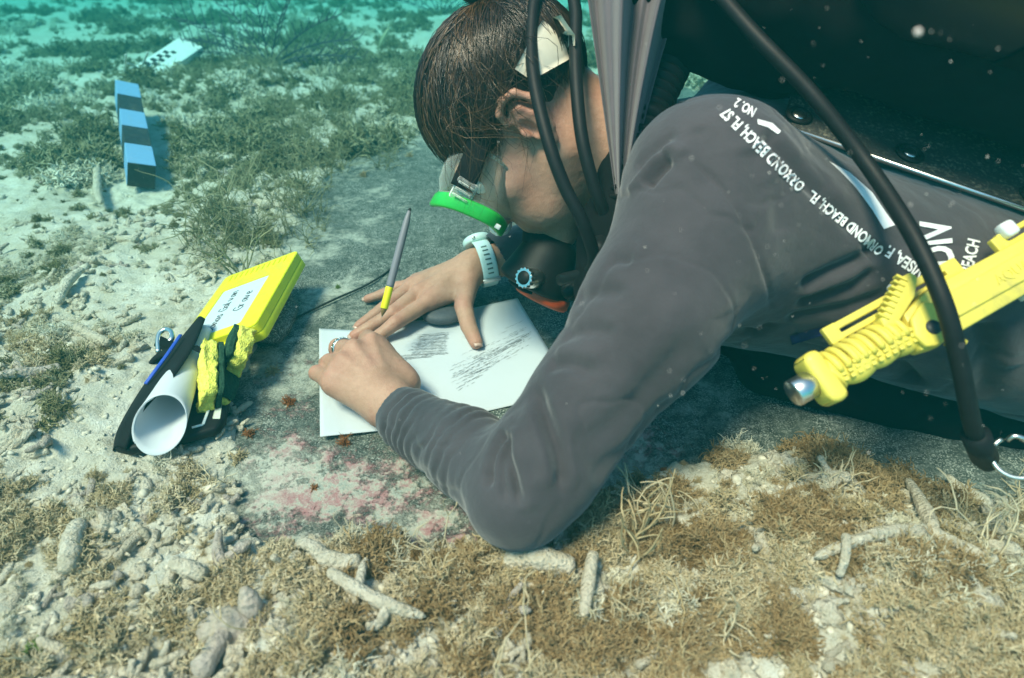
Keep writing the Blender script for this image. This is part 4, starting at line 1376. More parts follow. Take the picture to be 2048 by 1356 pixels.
# hip webbing and pocket below the torso
bx_ = [Cap(tl(0.02, -0.085, 0.03), tl(0.45, -0.10, 0.03), 0.10, 0.10, 0.02, sq=NB, f=0.32),
       Cap(tl(0.10, -0.10, 0.10), tl(0.45, -0.10, 0.10), 0.05, 0.05, 0.02)]
V_, F_ = sdf_mesh(bx_, 0.005, C1 + np.array([-0.3, -0.4, -0.4]), C1 + np.array([0.75, 0.4, 0.3]))
N_ = normals_of(V_, F_)
V_ = V_ + N_ * (0.005 * fbm(V_ * 18, 3, 93))[:, None]
part('waist_pocket', V_, F_, M['cordura'], bcd)
# shoulder strap coming over the near shoulder
ss_ = [Cap(W(1300, 230, .66), W(1262, 360, .635), 0.030, 0.032, 0.02), Cap(W(1262, 360, .635), W(1228, 470, .625), 0.032, 0.034, 0.02), Cap(W(1228, 470, .625), W(1205, 580, .62), 0.034, 0.030, 0.02)]
V_, F_ = sdf_mesh(ss_, 0.005, W(1250, 400, .64) - 0.25, W(1250, 400, .64) + 0.25)
N_ = normals_of(V_, F_); V_ = V_ + N_ * (0.004 * fbm(V_ * 30, 3, 95))[:, None]
part('shoulder_pad', V_, F_, M['cordura'], bcd)
st_ = [tl(0.03, 0.128, -0.01), W(1545, 235, .60), W(1480, 195, .585), W(1430, 190, .585), W(1385, 215, .60)]

Vs_, Fs_ = draped([(1580, 672), (1640, 655), (1692, 646), (1694, 662), (1642, 672), (1584, 690)], shirt_bvh, 0.003, 0.002, cuts=2)
part('chest_strap', Vs_, Fs_, M['navy'], bcd)
tank = empty('scuba_tank', tl(0.2, 0.3, -0.1), 'black scuba tank above the back plate in the upper right corner', 'scuba tank')
TB = basis(AX, NB)
V_, F_ = lathe([(0.018, -0.08), (0.022, -0.055), (0.030, -0.045), (0.062, -0.030), (0.083, 0.0), (0.090, 0.03), (0.0905, 0.30), (0.0905, 0.62), (0.07, 0.65), (0.0005, 0.655)], tl(0.02, 0.30, -0.045), TB, 48)
part('cylinder', V_, F_, M['tank'], tank)
V_, F_ = lathe([(0.016, -0.14), (0.021, -0.13), (0.021, -0.09), (0.014, -0.085), (0.014, -0.06)], tl(0.02, 0.30, -0.045), TB, 20)
part('valve', V_, F_, M['chrome'], tank)
V_, F_ = lathe([(0.0925, 0.10), (0.0925, 0.15), (0.0905, 0.15), (0.0905, 0.10)], tl(0.02, 0.30, -0.045), TB, 48)
part('cam_band', V_, F_[:-2], M['cordura'], tank)

lph = empty('low_pressure_hose', W(1945, 870, .47), 'thick black hose arching from the tank across the back to the hip', 'hose')
lp = catmull([W(1330, -110, .56), W(1420, -30, .535), W(1510, 70, .51), W(1625, 190, .495), W(1735, 330, .485), W(1825, 470, .450), W(1885, 600, .432), W(1918, 720, .435), W(1945, 850, .450), W(1975, 930, .48)], 90)
V_, F_ = tube(lp, 0.0062, 16)
part('hose_tube', V_, F_, M['rubber'], lph)
V_, F_ = tube([lp[-9], lp[-3]], [0.0098, 0.0095], 16); part('end_fitting', V_, F_, M['rubber'], lph)

# ------------------------------------------------------------ knife in its sheath
knife = empty('dive_knife', W(1800, 690, .46), 'yellow dive knife with ribbed handle and steel pommel, sheathed at the diver\'s side', 'knife')
kA = W(1630, 763, .455); kB = W(2120, 492, .475)
kd = nrm(kB - kA); kn_ = nrm(-ray(1850, 640)); kn_ = nrm(kn_ - kd * (kn_ @ kd)); ks = np.cross(kn_, kd)      # ks: across, upward in view
if ks @ CU < 0: ks = -ks
KX = np.array([kd, ks, kn_])
def kp(x, y, z=0.0):
    return kA + kd * x + ks * y + kn_ * z
def kbox(x0, x1, y0, y1, z0, z1, bev=0.002):
    return bevel_box(kp((x0 + x1) / 2, (y0 + y1) / 2, (z0 + z1) / 2), KX, ((x1 - x0) / 2, (y1 - y0) / 2, (z1 - z0) / 2), bev)
V_, F_ = lathe([(0.0098, -0.020), (0.0105, -0.019), (0.0105, 0.0)], kp(0, 0), basis(kd, ks), 28)
part('pommel', V_, F_, M['chrome'], knife)
gd = [(0.0, -0.021), (0.009, -0.021), (0.012, -0.017), (0.012, 0.017), (0.009, 0.021), (0.0, 0.021), (-0.004, 0.016), (-0.004, -0.016)]
V_, F_ = prism([(x, y) for x, y in gd], kp(0, 0, -0.012), KX, 0.024, 0.004, 3)
hd = MB(); hd.add(V_, F_)
hx = np.linspace(0.010, 0.082, 60)
rr0 = 0.0140 + 0.0012 * np.sin(hx * 2 * math.pi / 0.030) - 0.03 * (hx - 0.010) * 0.0
Vh, Fh = tube([kp(x, -0.001 - 0.0016 * math.sin(x * 2 * math.pi / 0.024)) for x in hx], rr0, 24, True, 0.80, up=kn_)
hd.add(Vh, Fh)
hobj = hd.build('handle', M['yellow_knife'], knife)
for k in range(9):
    x = 0.016 + k * 0.0074
    arc = [kp(x, 0.0005 + 0.0142 * math.cos(a), 0.0118 * math.sin(a)) for a in np.linspace(R(-100), R(105), 16)]
    V_, F_ = tube(arc, [0.0018] + [0.0029] * 14 + [0.0018], 8); part('grip_ridge', V_, F_, M['yellow_knife'], hobj)
for k in range(11):
    for j in range(3):
        V_, F_ = kbox(0.0145 + k * 0.0062, 0.0182 + k * 0.0062, -0.0105 + j * 0.0042, -0.0075 + j * 0.0042, 0.0100 - 0.0010 * (2 - j), 0.0128 - 0.0010 * (2 - j), 0.0006)
        part('grip_knurl', V_, F_, M['yellow_knife'], hobj, smooth=False)
sheath = empty('sheath', (0, 0, 0)); bpy.data.objects.remove(sheath)
sh_poly = [(0.078, -0.018), (0.092, -0.021), (0.108, -0.018), (0.115, -0.0195), (0.330, -0.0165), (0.345, -0.008), (0.345, 0.010), (0.330, 0.0175), (0.115, 0.0195), (0.100, 0.016), (0.085, 0.012)]
V_, F_ = prism(sh_poly, kp(0, 0, -0.008), KX, 0.016, 0.0025, 2)
sheath = part('sheath', V_, F_, M['yellow_knife'], knife); autosmooth(sheath, 40)
V_, F_ = kbox(0.118, 0.330, -0.0095, 0.0095, 0.0075, 0.0105, 0.0014); part('raised_panel', V_, F_, M['yellow_knife'], sheath, smooth=False)
V_, F_ = prism([(0.080, -0.017), (0.088, -0.020), (0.104, -0.017), (0.108, 0.008), (0.100, 0.013), (0.084, 0.006), (0.078, -0.006)], kp(0, 0, 0.0075), KX, 0.006, 0.0018, 2); part('latch_plate', V_, F_, M['yellow_knife'], sheath)
V_, F_ = lathe([(0.0056, 0.0), (0.0056, 0.0008), (0.0003, 0.0009)], kp(0.0935, -0.007, 0.0134), np.array([kd, ks, kn_]), 24); part('rivet_hole', V_, F_, M['bar_black'], sheath)
# release lever with teeth
lv = [(0.064, 0.010), (0.074, 0.008), (0.100, 0.020), (0.112, 0.032), (0.110, 0.038), (0.101, 0.038), (0.066, 0.018)]
V_, F_ = prism(lv, kp(0, -0.001, -0.003), KX, 0.014, 0.002, 2); lever = part('release_lever', V_, F_, M['yellow_knife'], sheath); autosmooth(lever, 40)
for k in range(8):
    f_ = k / 7
    c = kp(0.069 + 0.031 * f_, 0.0175 + 0.0185 * f_, 0.0095)
    d2 = nrm(kd * 0.86 + ks * 0.51); X2 = np.array([d2, np.cross(kn_, d2), kn_])
    V_, F_ = bevel_box(c, X2, (0.0011, 0.0045, 0.0032), 0.0005, 1); part('tooth', V_, F_, M['yellow_knife'], lever, smooth=False)
# slotted strap wing behind the handle
wg = MB()
for b in [(0.038, 0.150, 0.0255, 0.0315, -0.007, -0.001), (0.038, 0.150, 0.0175, 0.0225, -0.007, -0.001), (0.030, 0.042, 0.0170, 0.0320, -0.0072, -0.0012), (0.142, 0.156, 0.0168, 0.0318, -0.0071, -0.0011)]:
    V_, F_ = kbox(*b, 0.0012); wg.add(V_, F_)
wg.build('strap_wing', M['yellow_knife'], sheath, smooth=False)
wg = MB()
for b in [(0.196, 0.330, 0.0265, 0.0310, -0.007, -0.001), (0.196, 0.330, 0.0170, 0.0225, -0.007, -0.001), (0.190, 0.202, 0.0165, 0.0300, -0.0072, -0.0012)]:
    V_, F_ = kbox(*b, 0.0012); wg.add(V_, F_)
wg.build('strap_wing', M['yellow_knife'], sheath, smooth=False)
V_, F_ = tube([kp(0.108, -0.020, -0.002), kp(0.112, -0.030, 0.0)], 0.0058, 14); part('catch', V_, F_, M['yellow_knife'], sheath)
for x in (0.10, 0.205):
    V_, F_ = kbox(x - 0.006, x + 0.006, 0.024, 0.037, -0.005, 0.006, 0.003)
    zt = part('zip_tie', V_, F_, M['ziptie'], sheath)
V_, F_ = kbox(0.176, 0.186, -0.0225, -0.0175, -0.004, 0.006, 0.001); part('zip_tie', V_, F_, M['ziptie'], sheath)
def glyphs(text, size, extrude=0.0, bold=0.0):
    cu = bpy.data.curves.new('glyphs', 'FONT'); cu.body = text; cu.size = size; cu.extrude = extrude; cu.resolution_u = 3; cu.offset = bold
    cu.align_x = 'CENTER'; cu.align_y = 'CENTER'
    o = bpy.data.objects.new('glyphs', cu); COL.objects.link(o)
    dg = bpy.context.evaluated_depsgraph_get()
    me = bpy.data.meshes.new_from_object(o.evaluated_get(dg))
    V = np.array([v.co[:] for v in me.vertices]).reshape(-1, 3); F = [tuple(p.vertices) for p in me.polygons]
    bpy.data.objects.remove(o); bpy.data.curves.remove(cu); bpy.data.meshes.remove(me)
    return V, F
V_, F_ = glyphs('AQUA CRAFT USA', 0.011, 0.0006)
V_ = kp(0.205, 0.0, 0.0106) + V_ @ KX
part('embossed_lettering', V_, F_, M['yellow_knife'], sheath, smooth=False)

# steel ring with clip at the right edge
rg = empty('steel_ring', W(2030, 925, .46), 'steel split ring hanging at the right edge below the hip', 'ring')
c0 = W(2032, 915, .46); ca = nrm(-ray(2032, 915)); CB = basis(ca + np.array([0.3, 0, 0.2]), CU)
rp = [c0 + 0.0155 * (math.cos(a) * CB[0] + math.sin(a) * CB[1]) for a in np.linspace(0.5, 6.0, 40)]
V_, F_ = tube(rp, 0.0018, 10); part('ring_wire', V_, F_, M['chrome'], rg)
V_, F_ = tube(catmull([W(2014, 880, .462), W(2030, 872, .458), W(2060, 882, .456), W(2090, 900, .46)], 16), 0.0018, 8); part('clip_bar', V_, F_, M['chrome'], rg)

# ------------------------------------------------------------ watch and finger ring
watch = empty('dive_watch', FWR, 'mint green watch with slotted band on the far wrist', 'watch')
wd_ = nrm(FEL - FWR); wc = FWR + wd_ * 0.016
wu = nrm(zup - wd_ * (zup @ wd_)); wv = np.cross(wd_, wu)
if wv @ np.array([0, -1, 0]) < 0: wv = -wv      # towards the camera
wa = np.linspace(0, 2 * math.pi, 80, endpoint=False)
WRG = np.array([wc + 0.0325 * math.cos(a) * wu + 0.0345 * math.sin(a) * wv for a in wa])
V_, F_ = closed_tube(WRG, 0.0115, 0.0016, wd_, 14)
band = part('band', V_, F_, M['watch'], watch)
for k in range(7):
    a = R(16 + k * 11.5)
    p = wc + 0.0344 * math.cos(a) * wu + 0.0364 * math.sin(a) * wv
    o_ = nrm(math.cos(a) * wu + math.sin(a) * wv); t_ = nrm(np.cross(wd_, o_))
    V_, F_ = bevel_box(p, np.array([wd_, t_, o_]), (0.0042, 0.0011, 0.0006), 0.0004, 1)
    part('slot', V_, F_, M['slot'], band)
a = R(105); o_ = nrm(math.cos(a) * wu + math.sin(a) * wv); p = wc + 0.0345 * math.cos(a) * wu + 0.0365 * math.sin(a) * wv; t_ = nrm(np.cross(wd_, o_))
V_, F_ = bevel_box(p, np.array([wd_, t_, o_]), (0.0135, 0.0035, 0.0022), 0.001, 2); part('buckle', V_, F_, M['chrome'], watch)
a = R(-52); o_ = nrm(math.cos(a) * wu + math.sin(a) * wv); p = wc + 0.034 * math.cos(a) * wu + 0.036 * math.sin(a) * wv; t_ = nrm(np.cross(wd_, o_))
V_, F_ = lathe([(0.019, -0.004), (0.0215, -0.002), (0.0215, 0.005), (0.020, 0.0068), (0.0005, 0.007)], p, np.array([wd_, t_, o_]), 40); case_o = part('watch_case', V_, F_, M['watch'], watch)
V_, F_ = lathe([(0.0175, 0.0070), (0.017, 0.0078), (0.0005, 0.0079)], p, np.array([wd_, t_, o_]), 32); part('dial', V_, F_, M['rubber'], case_o)
for sgn in (-1, 1):
    pp = p + t_ * 0.021 * sgn - wd_ * 0.006
    V_, F_ = lathe([(0.0022, 0), (0.0022, 0.0035), (0.0003, 0.004)], pp, basis(nrm(-wd_ + 0.2 * o_), o_), 14); part('lug_screw', V_, F_, M['chrome'], case_o)

fr_p = NH['middle'][0]
fring = empty('finger_ring', fr_p[1], 'patterned silver ring on the curled near hand', 'ring')
rd_ = nrm(fr_p[1] - fr_p[0]); rc_ = fr_p[0] * 0.30 + fr_p[1] * 0.70
ru = nrm(zup - rd_ * (zup @ rd_)); rv = np.cross(rd_, ru)
wa = np.linspace(0, 2 * math.pi, 60, endpoint=False)
RR = np.array([rc_ + 0.0122 * (math.cos(a) * ru + math.sin(a) * rv) for a in wa])
V_, F_ = closed_tube(RR, 0.0032, 0.0011, rd_, 10); rb_ = part('ring_band', V_, F_, M['chrome'], fring)
for k in range(10):
    a = R(-60 + 20 * k); p = rc_ + 0.0134 * (math.cos(a) * ru + math.sin(a) * rv); o_ = nrm(math.cos(a) * ru + math.sin(a) * rv)
    V_, F_ = lathe([(0.0014, -0.0004), (0.0011, 0.0006), (0.0002, 0.0009)], p + rd_ * 0.001 * (-1) ** k, basis(o_, rd_), 10); part('bead', V_, F_, M['chrome'], rb_)

# ------------------------------------------------------------ print on the shirt
def shirt_text(text, a_px, b_px, height, name='lettering', squeeze=1.0, bend=0.0):
    """upside-down printed line: starts at pixel a, runs to b (as read), letters' tops away from their height side"""
    V, F = glyphs(text, 1.0, 0.0, 0.028)
    u = V[:, 0]; v = V[:, 1]
    u0, u1 = u.min(), u.max(); un = (u - u0) / (u1 - u0)
    vn = (v - v.min()) / (v.max() - v.min())
    a_px = np.array(a_px, float); b_px = np.array(b_px, float)
    d = b_px - a_px; L = np.linalg.norm(d); d = d / L
    n = np.array([d[1], -d[0]])                 # letter-up on screen for text running along d
    out = []; ok = []
    for x, y in zip(un, vn):
        p = a_px + d * L * x + n * (height * (y - 0.5) + bend * 4 * x * (1 - x))
        h_ = on_shirt(p[0], p[1], 0.0011)
        ok.append(h_ is not None); out.append(h_ if h_ is not None else np.zeros(3))
    ok = np.array(ok); out = np.array(out)
    FF = []
    for f in F:
        if ok[list(f)].all():
            q = out[list(f)]
            if max(np.linalg.norm(q[i] - q[i - 1]) for i in range(len(q))) < 0.03: FF.append(f)
    if FF:
        used = sorted({i for f in FF for i in f}); mp = {i: k for k, i in enumerate(used)}
        part(name, out[used], [tuple(mp[i] for i in f) for f in FF], M['print'], shirt, smooth=False)
LETTERING = [('ORMOND BEACH, FL S7', (1604, 376), (1448, 222), 28, 0), ('ORMOND BEACH, FL.', (1765, 503), (1618, 386), 28, 0), ('DIVISEA, F.', (1862, 556), (1772, 498), 28, 0), ('NO. 2', (1508, 228), (1470, 206), 20, 0)]
for tx, a, b, h_, bd_ in LETTERING:
    shirt_text(tx, a, b, h_, bend=bd_)
shirt_text('DIV', (1878, 532), (1868, 440), 62, 'logo_lettering')
shirt_text('BEACH', (1930, 545), (1946, 480), 26)
def shirt_patch(poly, name):
    V, F = draped(poly, shirt_bvh, 0.0012, 0.0009)
    part(name, V, F, M['print'], shirt, smooth=False)
shirt_patch([(1658, 322), (1700, 345), (1745, 385), (1772, 425), (1790, 450), (1768, 458), (1745, 420), (1712, 375), (1680, 342)], 'printed_emblem')
shirt_patch([(1515, 238), (1545, 246), (1562, 262), (1556, 268), (1535, 254), (1516, 248)], 'printed_emblem')
# ------------------------------------------------------------ sheet of paper with rubbings
def paper_pt(u, v):
    """u left->right, v top->bottom, in photo pixels of the sheet's corners"""
    T = [(638, 657), (716, 661), (840, 640), (1035, 596)]
    Bt = [(640, 873), (760, 861), (900, 839), (1147, 782)]
    s = np.array([0.0, 0.23, 0.52, 1.0])
    tx = np.interp(u, s, [p[0] for p in T]); ty = np.interp(u, s, [p[1] for p in T])
    bx = np.interp(u, s, [p[0] for p in Bt]); by = np.interp(u, s, [p[1] for p in Bt])
    a = G(tx, ty, 0.003); b = G(bx, by, 0.003)
    return a + (b - a) * v
nu, nv = 60, 40
def paper_z(u, v):
    return 0.0022 + 0.0022 * math.sin(u * 5.0 + v * 2.0) + 0.0012 * math.sin(u * 11 + 3 + v * 4) + 0.003 * max(0, 0.10 - u) / 0.1 * v
PV = []
for j in range(nv):
    for i in range(nu):
        u, v = i / (nu - 1), j / (nv - 1)
        p = paper_pt(u, v)
        # keep the outline in place while the sheet undulates
        z = max(paper_z(u, v), 0.0018)
        d = p - CAM
        PV.append(CAM + d * ((z - CAM[2]) / d[2]))
PV = np.array(PV)
i0 = (np.arange(nv - 1)[:, None] * nu + np.arange(nu - 1)[None, :]).ravel()
F_ = np.column_stack([i0, i0 + nu, i0 + nu + 1, i0 + 1]).tolist()
bd = list(range(nu)) + [k * nu + nu - 1 for k in range(1, nv)] + list(range(nv * nu - 2, (nv - 1) * nu - 1, -1)) + [k * nu for k in range(nv - 2, 0, -1)]
np_ = nu * nv
FF = [tuple(f) for f in F_] + [tuple(i + np_ for i in f[::-1]) for f in F_] + [(a, b, b + np_, a + np_) for a, b in zip(bd, bd[1:] + bd[:1])]
paper = empty('paper_sheet', G(880, 740, 0.0), 'white sheet of paper with grey pencil rubbings under both hands', 'paper')
sheet = part('sheet', np.vstack([PV, PV - np.array([0, 0, 0.0005])]), FF, M['paper'], paper)
paper_bvh = BVHTree.FromPolygons([tuple(v) for v in PV.tolist()], [tuple(f) for f in F_])
def on_paper(px, py, lift=0.0004):
    v = nrm(ray(px, py)); h_ = paper_bvh.ray_cast(Vector(CAM), Vector(v))
    if h_[0] is None: return None
    return np.array(h_[0]) + np.array([0, 0, lift])
pr2 = np.random.default_rng(12)
def strokes(lines, name):
    mb = MB()
    for (a, b, w0) in lines:
        a = np.array(a, float); b = np.array(b, float); L = np.linalg.norm(b - a); t = 0.0
        d = (b - a) / L; n = np.array([-d[1], d[0]])
        while t < L:
            ln = pr2.uniform(3, 16); t1 = min(t + ln, L)
            p = [on_paper(*(a + d * s + n * pr2.normal(0, 0.3))) for s in np.linspace(t, t1, 4)]
            if all(q is not None for q in p):
                w_ = w0 * pr2.uniform(0.35, 1.0)
                V, F = [], []
                dd = nrm(p[-1] - p[0]); sd = nrm(np.cross(dd, zup)) * w_ * 0.5
                for k, q in enumerate(p):
                    f = 0.35 if k in (0, 3) else 1.0
                    V += [q - sd * f, q + sd * f]
                for k in range(3): F.append((2 * k, 2 * k + 1, 2 * k + 3, 2 * k + 2))
                mb.add(V, F)
            t = t1 + pr2.exponential(3.0)
    o = mb.build(name, M['graphite'], sheet, smooth=False)
    tag(o, kind='stuff')
L1 = []
for k in range(46 * 2):
    k = k / 2.0; y = 667 + k * 1.08 + pr2.normal(0, 1.0)
    x0 = 838 - k * 0.35 + pr2.normal(0, 5) - (22 if k > 38 else 0); x1 = 896 - k * 0.12 + pr2.normal(0, 3)
    if k > 40: x1 -= 30
    L1.append(((x0, y + 3 - 0.0), (x1, y - 2 + (1 if k > 20 else 0)), 0.0005 if k % 3 else 0.0008))
L1.append(((802, 722), (868, 711), 0.001))
strokes(L1, 'rubbing')
L2 = []
for k in range(120):
    s = pr2.uniform(0, 1); q = pr2.normal(0, 0.5)
    c = np.array([912 + 130 * s, 752 - 78 * s]) + np.array([0.45, 0.9]) * 24 * np.clip(q, -1.2, 1.2)
    ln = pr2.uniform(14, 50)
    d = nrm([0.90, -0.44 + pr2.normal(0, 0.04)])
    L2.append((tuple(c - d * ln / 2), tuple(c + d * ln / 2), pr2.uniform(0.0004, 0.0008)))
for k in range(9):
    c = np.array([918 + 12 * pr2.random() + 6 * k, 776 - 5 * k + pr2.normal(0, 2)]); d = nrm([0.85, -0.5])
    L2.append((tuple(c - d * 9), tuple(c + d * 9), 0.0007))
L2 += [((905, 752), (1062, 664), 0.0007), ((930, 745), (1066, 662), 0.0009), ((925, 762), (1058, 690), 0.0008), ((912, 778), (938, 765), 0.0009)]
strokes(L2, 'rubbing')

# smooth dark weight under the far palm
V_, F_ = lathe([(0.0005, 0.0), (0.020, 0.001), (0.0285, 0.006), (0.029, 0.011), (0.025, 0.0155), (0.013, 0.018), (0.0005, 0.0185)], G(886, 640, 0.004), np.array([[1, 0.1, 0], [-0.1, 0.72, 0], [0, 0, 1.0]]), 40)
o = part('paperweight', V_, F_, M['stone'])
tag(o, 'smooth dark grey round weight holding the paper under the far palm', 'weight')

# ------------------------------------------------------------ pencil on its cord
pencil = empty('pencil', G(764, 634, 0.030), 'grey pencil with a yellow band tilted point-down over the far fingers', 'pencil')
tip = W(764, 633, 0.735); tail = W(819, 421, 0.735)
pd = nrm(tail - tip); Lp_ = np.linalg.norm(tail - tip)
PB = basis(pd, CR)
def hexl(prof, seg=8):
    return lathe(prof, tip, PB, seg)
V_, F_ = lathe([(0.0009, 0.0008), (0.0042, 0.010), (0.0045, 0.0105)], tip, PB, 20); part('sharpened_wood', V_, F_, M['wood'], pencil)
V_, F_ = lathe([(0.0002, -0.0012), (0.0011, 0.0016)], tip, PB, 12); part('lead', V_, F_, M['graphite'], pencil)
V_, F_ = lathe([(0.0044, 0.0100), (0.0047, 0.0108), (0.0047, 0.0375), (0.0046, 0.038)], tip, PB, 20); part('yellow_band', V_, F_, M['pencil_yellow'], pencil)
V_, F_ = lathe([(0.0047, 0.0375), (0.0048, 0.040), (0.0047, Lp_ * 0.70), (0.0040, Lp_ * 0.90), (0.0026, Lp_ - 0.003), (0.0018, Lp_)], tip, PB, 20); part('barrel', V_, F_, M['pencil_grey'], pencil)
V_, F_ = lathe([(0.0019, Lp_ - 0.0005), (0.0022, Lp_ + 0.0005), (0.0012, Lp_ + 0.003), (0.0003, Lp_ + 0.0033)], tip, PB, 12); part('cord_knot', V_, F_, M['cord'], pencil)
cp = catmull([tail + pd * 0.002, W(806, 470, .80), G(790, 528, 0.012), G(740, 566, 0.004), G(670, 598, 0.004), G(600, 632, 0.004), G(548, 660, 0.010), G(520, 668, 0.03)], 60)
cord = empty('black_cord', G(660, 602), 'thin black cord running from the pencil across the stone to the yellow case', 'cord')
V_, F_ = tube(cp[17:], 0.0016, 8); part('line', V_, F_, M['cord'], cord)
V_, F_ = tube(cp[:18], 0.0005, 6); part('leader', V_, F_, M['cord'], cord)
V_, F_ = lathe([(0.0004, -0.003), (0.0028, -0.0015), (0.0030, 0.0012), (0.0004, 0.003)], cp[17], basis([1, 0, 0.2], zup), 12); part('knot', V_, F_, M['cord'], cord)

# ------------------------------------------------------------ yellow case
YR = np.array([[0.9352462, 0.00548101, 0.35395552], [-0.01537874, 0.99956523, 0.02515648], [-0.35366374, -0.0289709, 0.93492387]])
YO = np.array([-0.3715, 0.7009, 0.0475]); YW, YL, YT = 0.1263, 0.19, 0.024
def yp(x, y, z): return YO + np.array([x, y, z]) @ YR
ycase = empty('plastic_case', yp(0, 0, -YT), 'bright yellow plastic case with a handwritten grey label, propped on the stone\'s edge', 'case')
def rrect(w, l, r, n=5):
    out = []
    for cx, cy, a0 in ((w / 2 - r, l / 2 - r, 0), (-w / 2 + r, l / 2 - r, 90), (-w / 2 + r, -l / 2 + r, 180), (w / 2 - r, -l / 2 + r, 270)):
        for k in range(n): out.append((cx + r * math.cos(R(a0 + 90 * k / (n - 1))), cy + r * math.sin(R(a0 + 90 * k / (n - 1)))))
    return out
V_, F_ = prism(rrect(YW, YL, 0.008), yp(0, 0, -YT), YR, YT * 0.48, 0.0015, 2); lower = part('lower_shell', V_, F_, M['yellow_case'], ycase); autosmooth(lower, 40)
# lid with a recessed window: frame of four rails round the label
lidz = -YT * 0.5
lw, ll, lx, ly = 0.076, 0.118, -0.006, -0.016
lid = MB()
rails = [(-YW / 2, YW / 2, ly + ll / 2, YL / 2), (-YW / 2, YW / 2, -YL / 2, ly - ll / 2), (-YW / 2, lx - lw / 2, ly - ll / 2, ly + ll / 2), (lx + lw / 2, YW / 2, ly - ll / 2, ly + ll / 2)]
V_, F_ = prism(rrect(YW, YL, 0.008), yp(0, 0, lidz), YR, YT * 0.5 - 0.0022, 0.0004, 1)
lid_o = part('lid', V_, F_, M['yellow_case'], ycase); autosmooth(lid_o, 40)
def rr_frame(w, l, r, iw, il, ix, iy):
    bm = bmesh.new()
    out = [bm.verts.new((x, y, 0)) for x, y in rrect(w, l, r)]
    inn = [bm.verts.new((x + ix, y + iy, 0)) for x, y in rrect(iw, il, 0.003)]
    n = len(out)
    for i in range(n): bm.faces.new((out[i], out[(i + 1) % n], inn[(i + 1) % n], inn[i]))
    fs_ = list(bm.faces)
    r_ = bmesh.ops.extrude_face_region(bm, geom=fs_)
    bmesh.ops.translate(bm, verts=[g for g in r_['geom'] if isinstance(g, bmesh.types.BMVert)], vec=(0, 0, 0.0022))
    bmesh.ops.recalc_face_normals(bm, faces=bm.faces)
    bmesh.ops.bevel(bm, geom=[e for e in bm.edges if e.calc_face_angle(0) > 0.6], offset=0.0008, segments=2, affect='EDGES')
    bm.verts.ensure_lookup_table()
    L = np.array([v.co[:] for v in bm.verts]); F = [tuple(v.index for v in f.verts) for f in bm.faces]; bm.free()
    return L, F
L_, F_ = rr_frame(YW, YL, 0.008, lw, ll, lx, ly)
fr_o = part('lid_frame', yp(0, 0, -0.0024) + L_ @ YR, F_, M['yellow_case'], lid_o); autosmooth(fr_o, 40)
V_, F_ = bevel_box(yp(lx, ly, -0.0018), YR, (lw / 2 + 0.0005, ll / 2 + 0.0005, 0.0007), 0.0002, 1); lab = part('label', V_, F_, M['label'], lid_o, smooth=False)
for k in range(11):
    x = -0.048 + k * 0.0094
    V_, F_ = bevel_box(yp(x, 0.080, 0.0003), YR, (0.0012, 0.0075, 0.0009), 0.0005, 1)
    part('grip_rib', V_, F_, M['yellow_case'], lid_o, smooth=False)
V_, F_ = bevel_box(yp(0.02, -YL / 2 - 0.001, -YT * 0.55), YR, (0.016, 0.0025, 0.004), 0.001, 2); part('latch', V_, F_, M['yellow_case'], ycase)
V_, F_ = bevel_box(yp(0.035, -YL / 2 - 0.003, -YT * 0.75), YR, (0.008, 0.003, 0.0015), 0.0005, 1); part('hinge_pin', V_, F_, M['chrome'], ycase)
# handwriting as pencil strokes: single-line letters (x,y in letter units)
HW = {'J': [[(.6, 1), (.55, .2), (.3, 0), (.1, .2)]], 'o': [[(.5, .6), (.2, .55), (.1, .25), (.3, 0), (.55, .15), (.6, .45), (.5, .6)]], 'n': [[(.1, .6), (.12, 0), (.2, .45), (.45, .6), (.55, .4), (.55, 0)]],
      'a': [[(.55, .55), (.25, .55), (.1, .25), (.25, 0), (.5, .2), (.55, .55), (.6, 0)]], 's': [[(.5, .55), (.25, .6), (.2, .4), (.45, .25), (.4, .02), (.1, .05)]], 'G': [[(.7, .85), (.35, 1), (.08, .6), (.15, .15), (.5, 0), (.7, .25), (.7, .5), (.45, .5)]],
      'l': [[(.2, 1), (.15, .1), (.3, 0)]], 'v': [[(.05, .6), (.25, 0), (.5, .6)]], 'r': [[(.12, .6), (.12, 0), (.15, .4), (.45, .6)]], 'e': [[(.1, .3), (.5, .35), (.4, .6), (.12, .45), (.15, .05), (.5, .08)]], 'u': [[(.08, .6), (.12, .1), (.4, .05), (.55, .6), (.58, 0)]]}
def handwrite(text, x, y0, h, adv):
    """runs along the case's length; letter-up points to -x of the case"""
    mb = MB(); y = y0
    for ch in text:
        if ch == ' ': y += adv * 0.7; continue
        for st in HW[ch]:
            P = [yp(x - py_ * h, y + px_ * h * 0.95, -0.0004) for px_, py_ in st]
            V, F = tube(catmull(P, len(P) * 4), 0.00034, 5); mb.add(V, F)
        y += adv
    mb.build('handwriting', M['ink'], lab, smooth=False)['kind'] = 'stuff'
handwrite('Jonas Galvan', -0.012, -0.072, 0.0135, 0.0086)
handwrite('Grave', 0.018, -0.036, 0.0150, 0.0098)

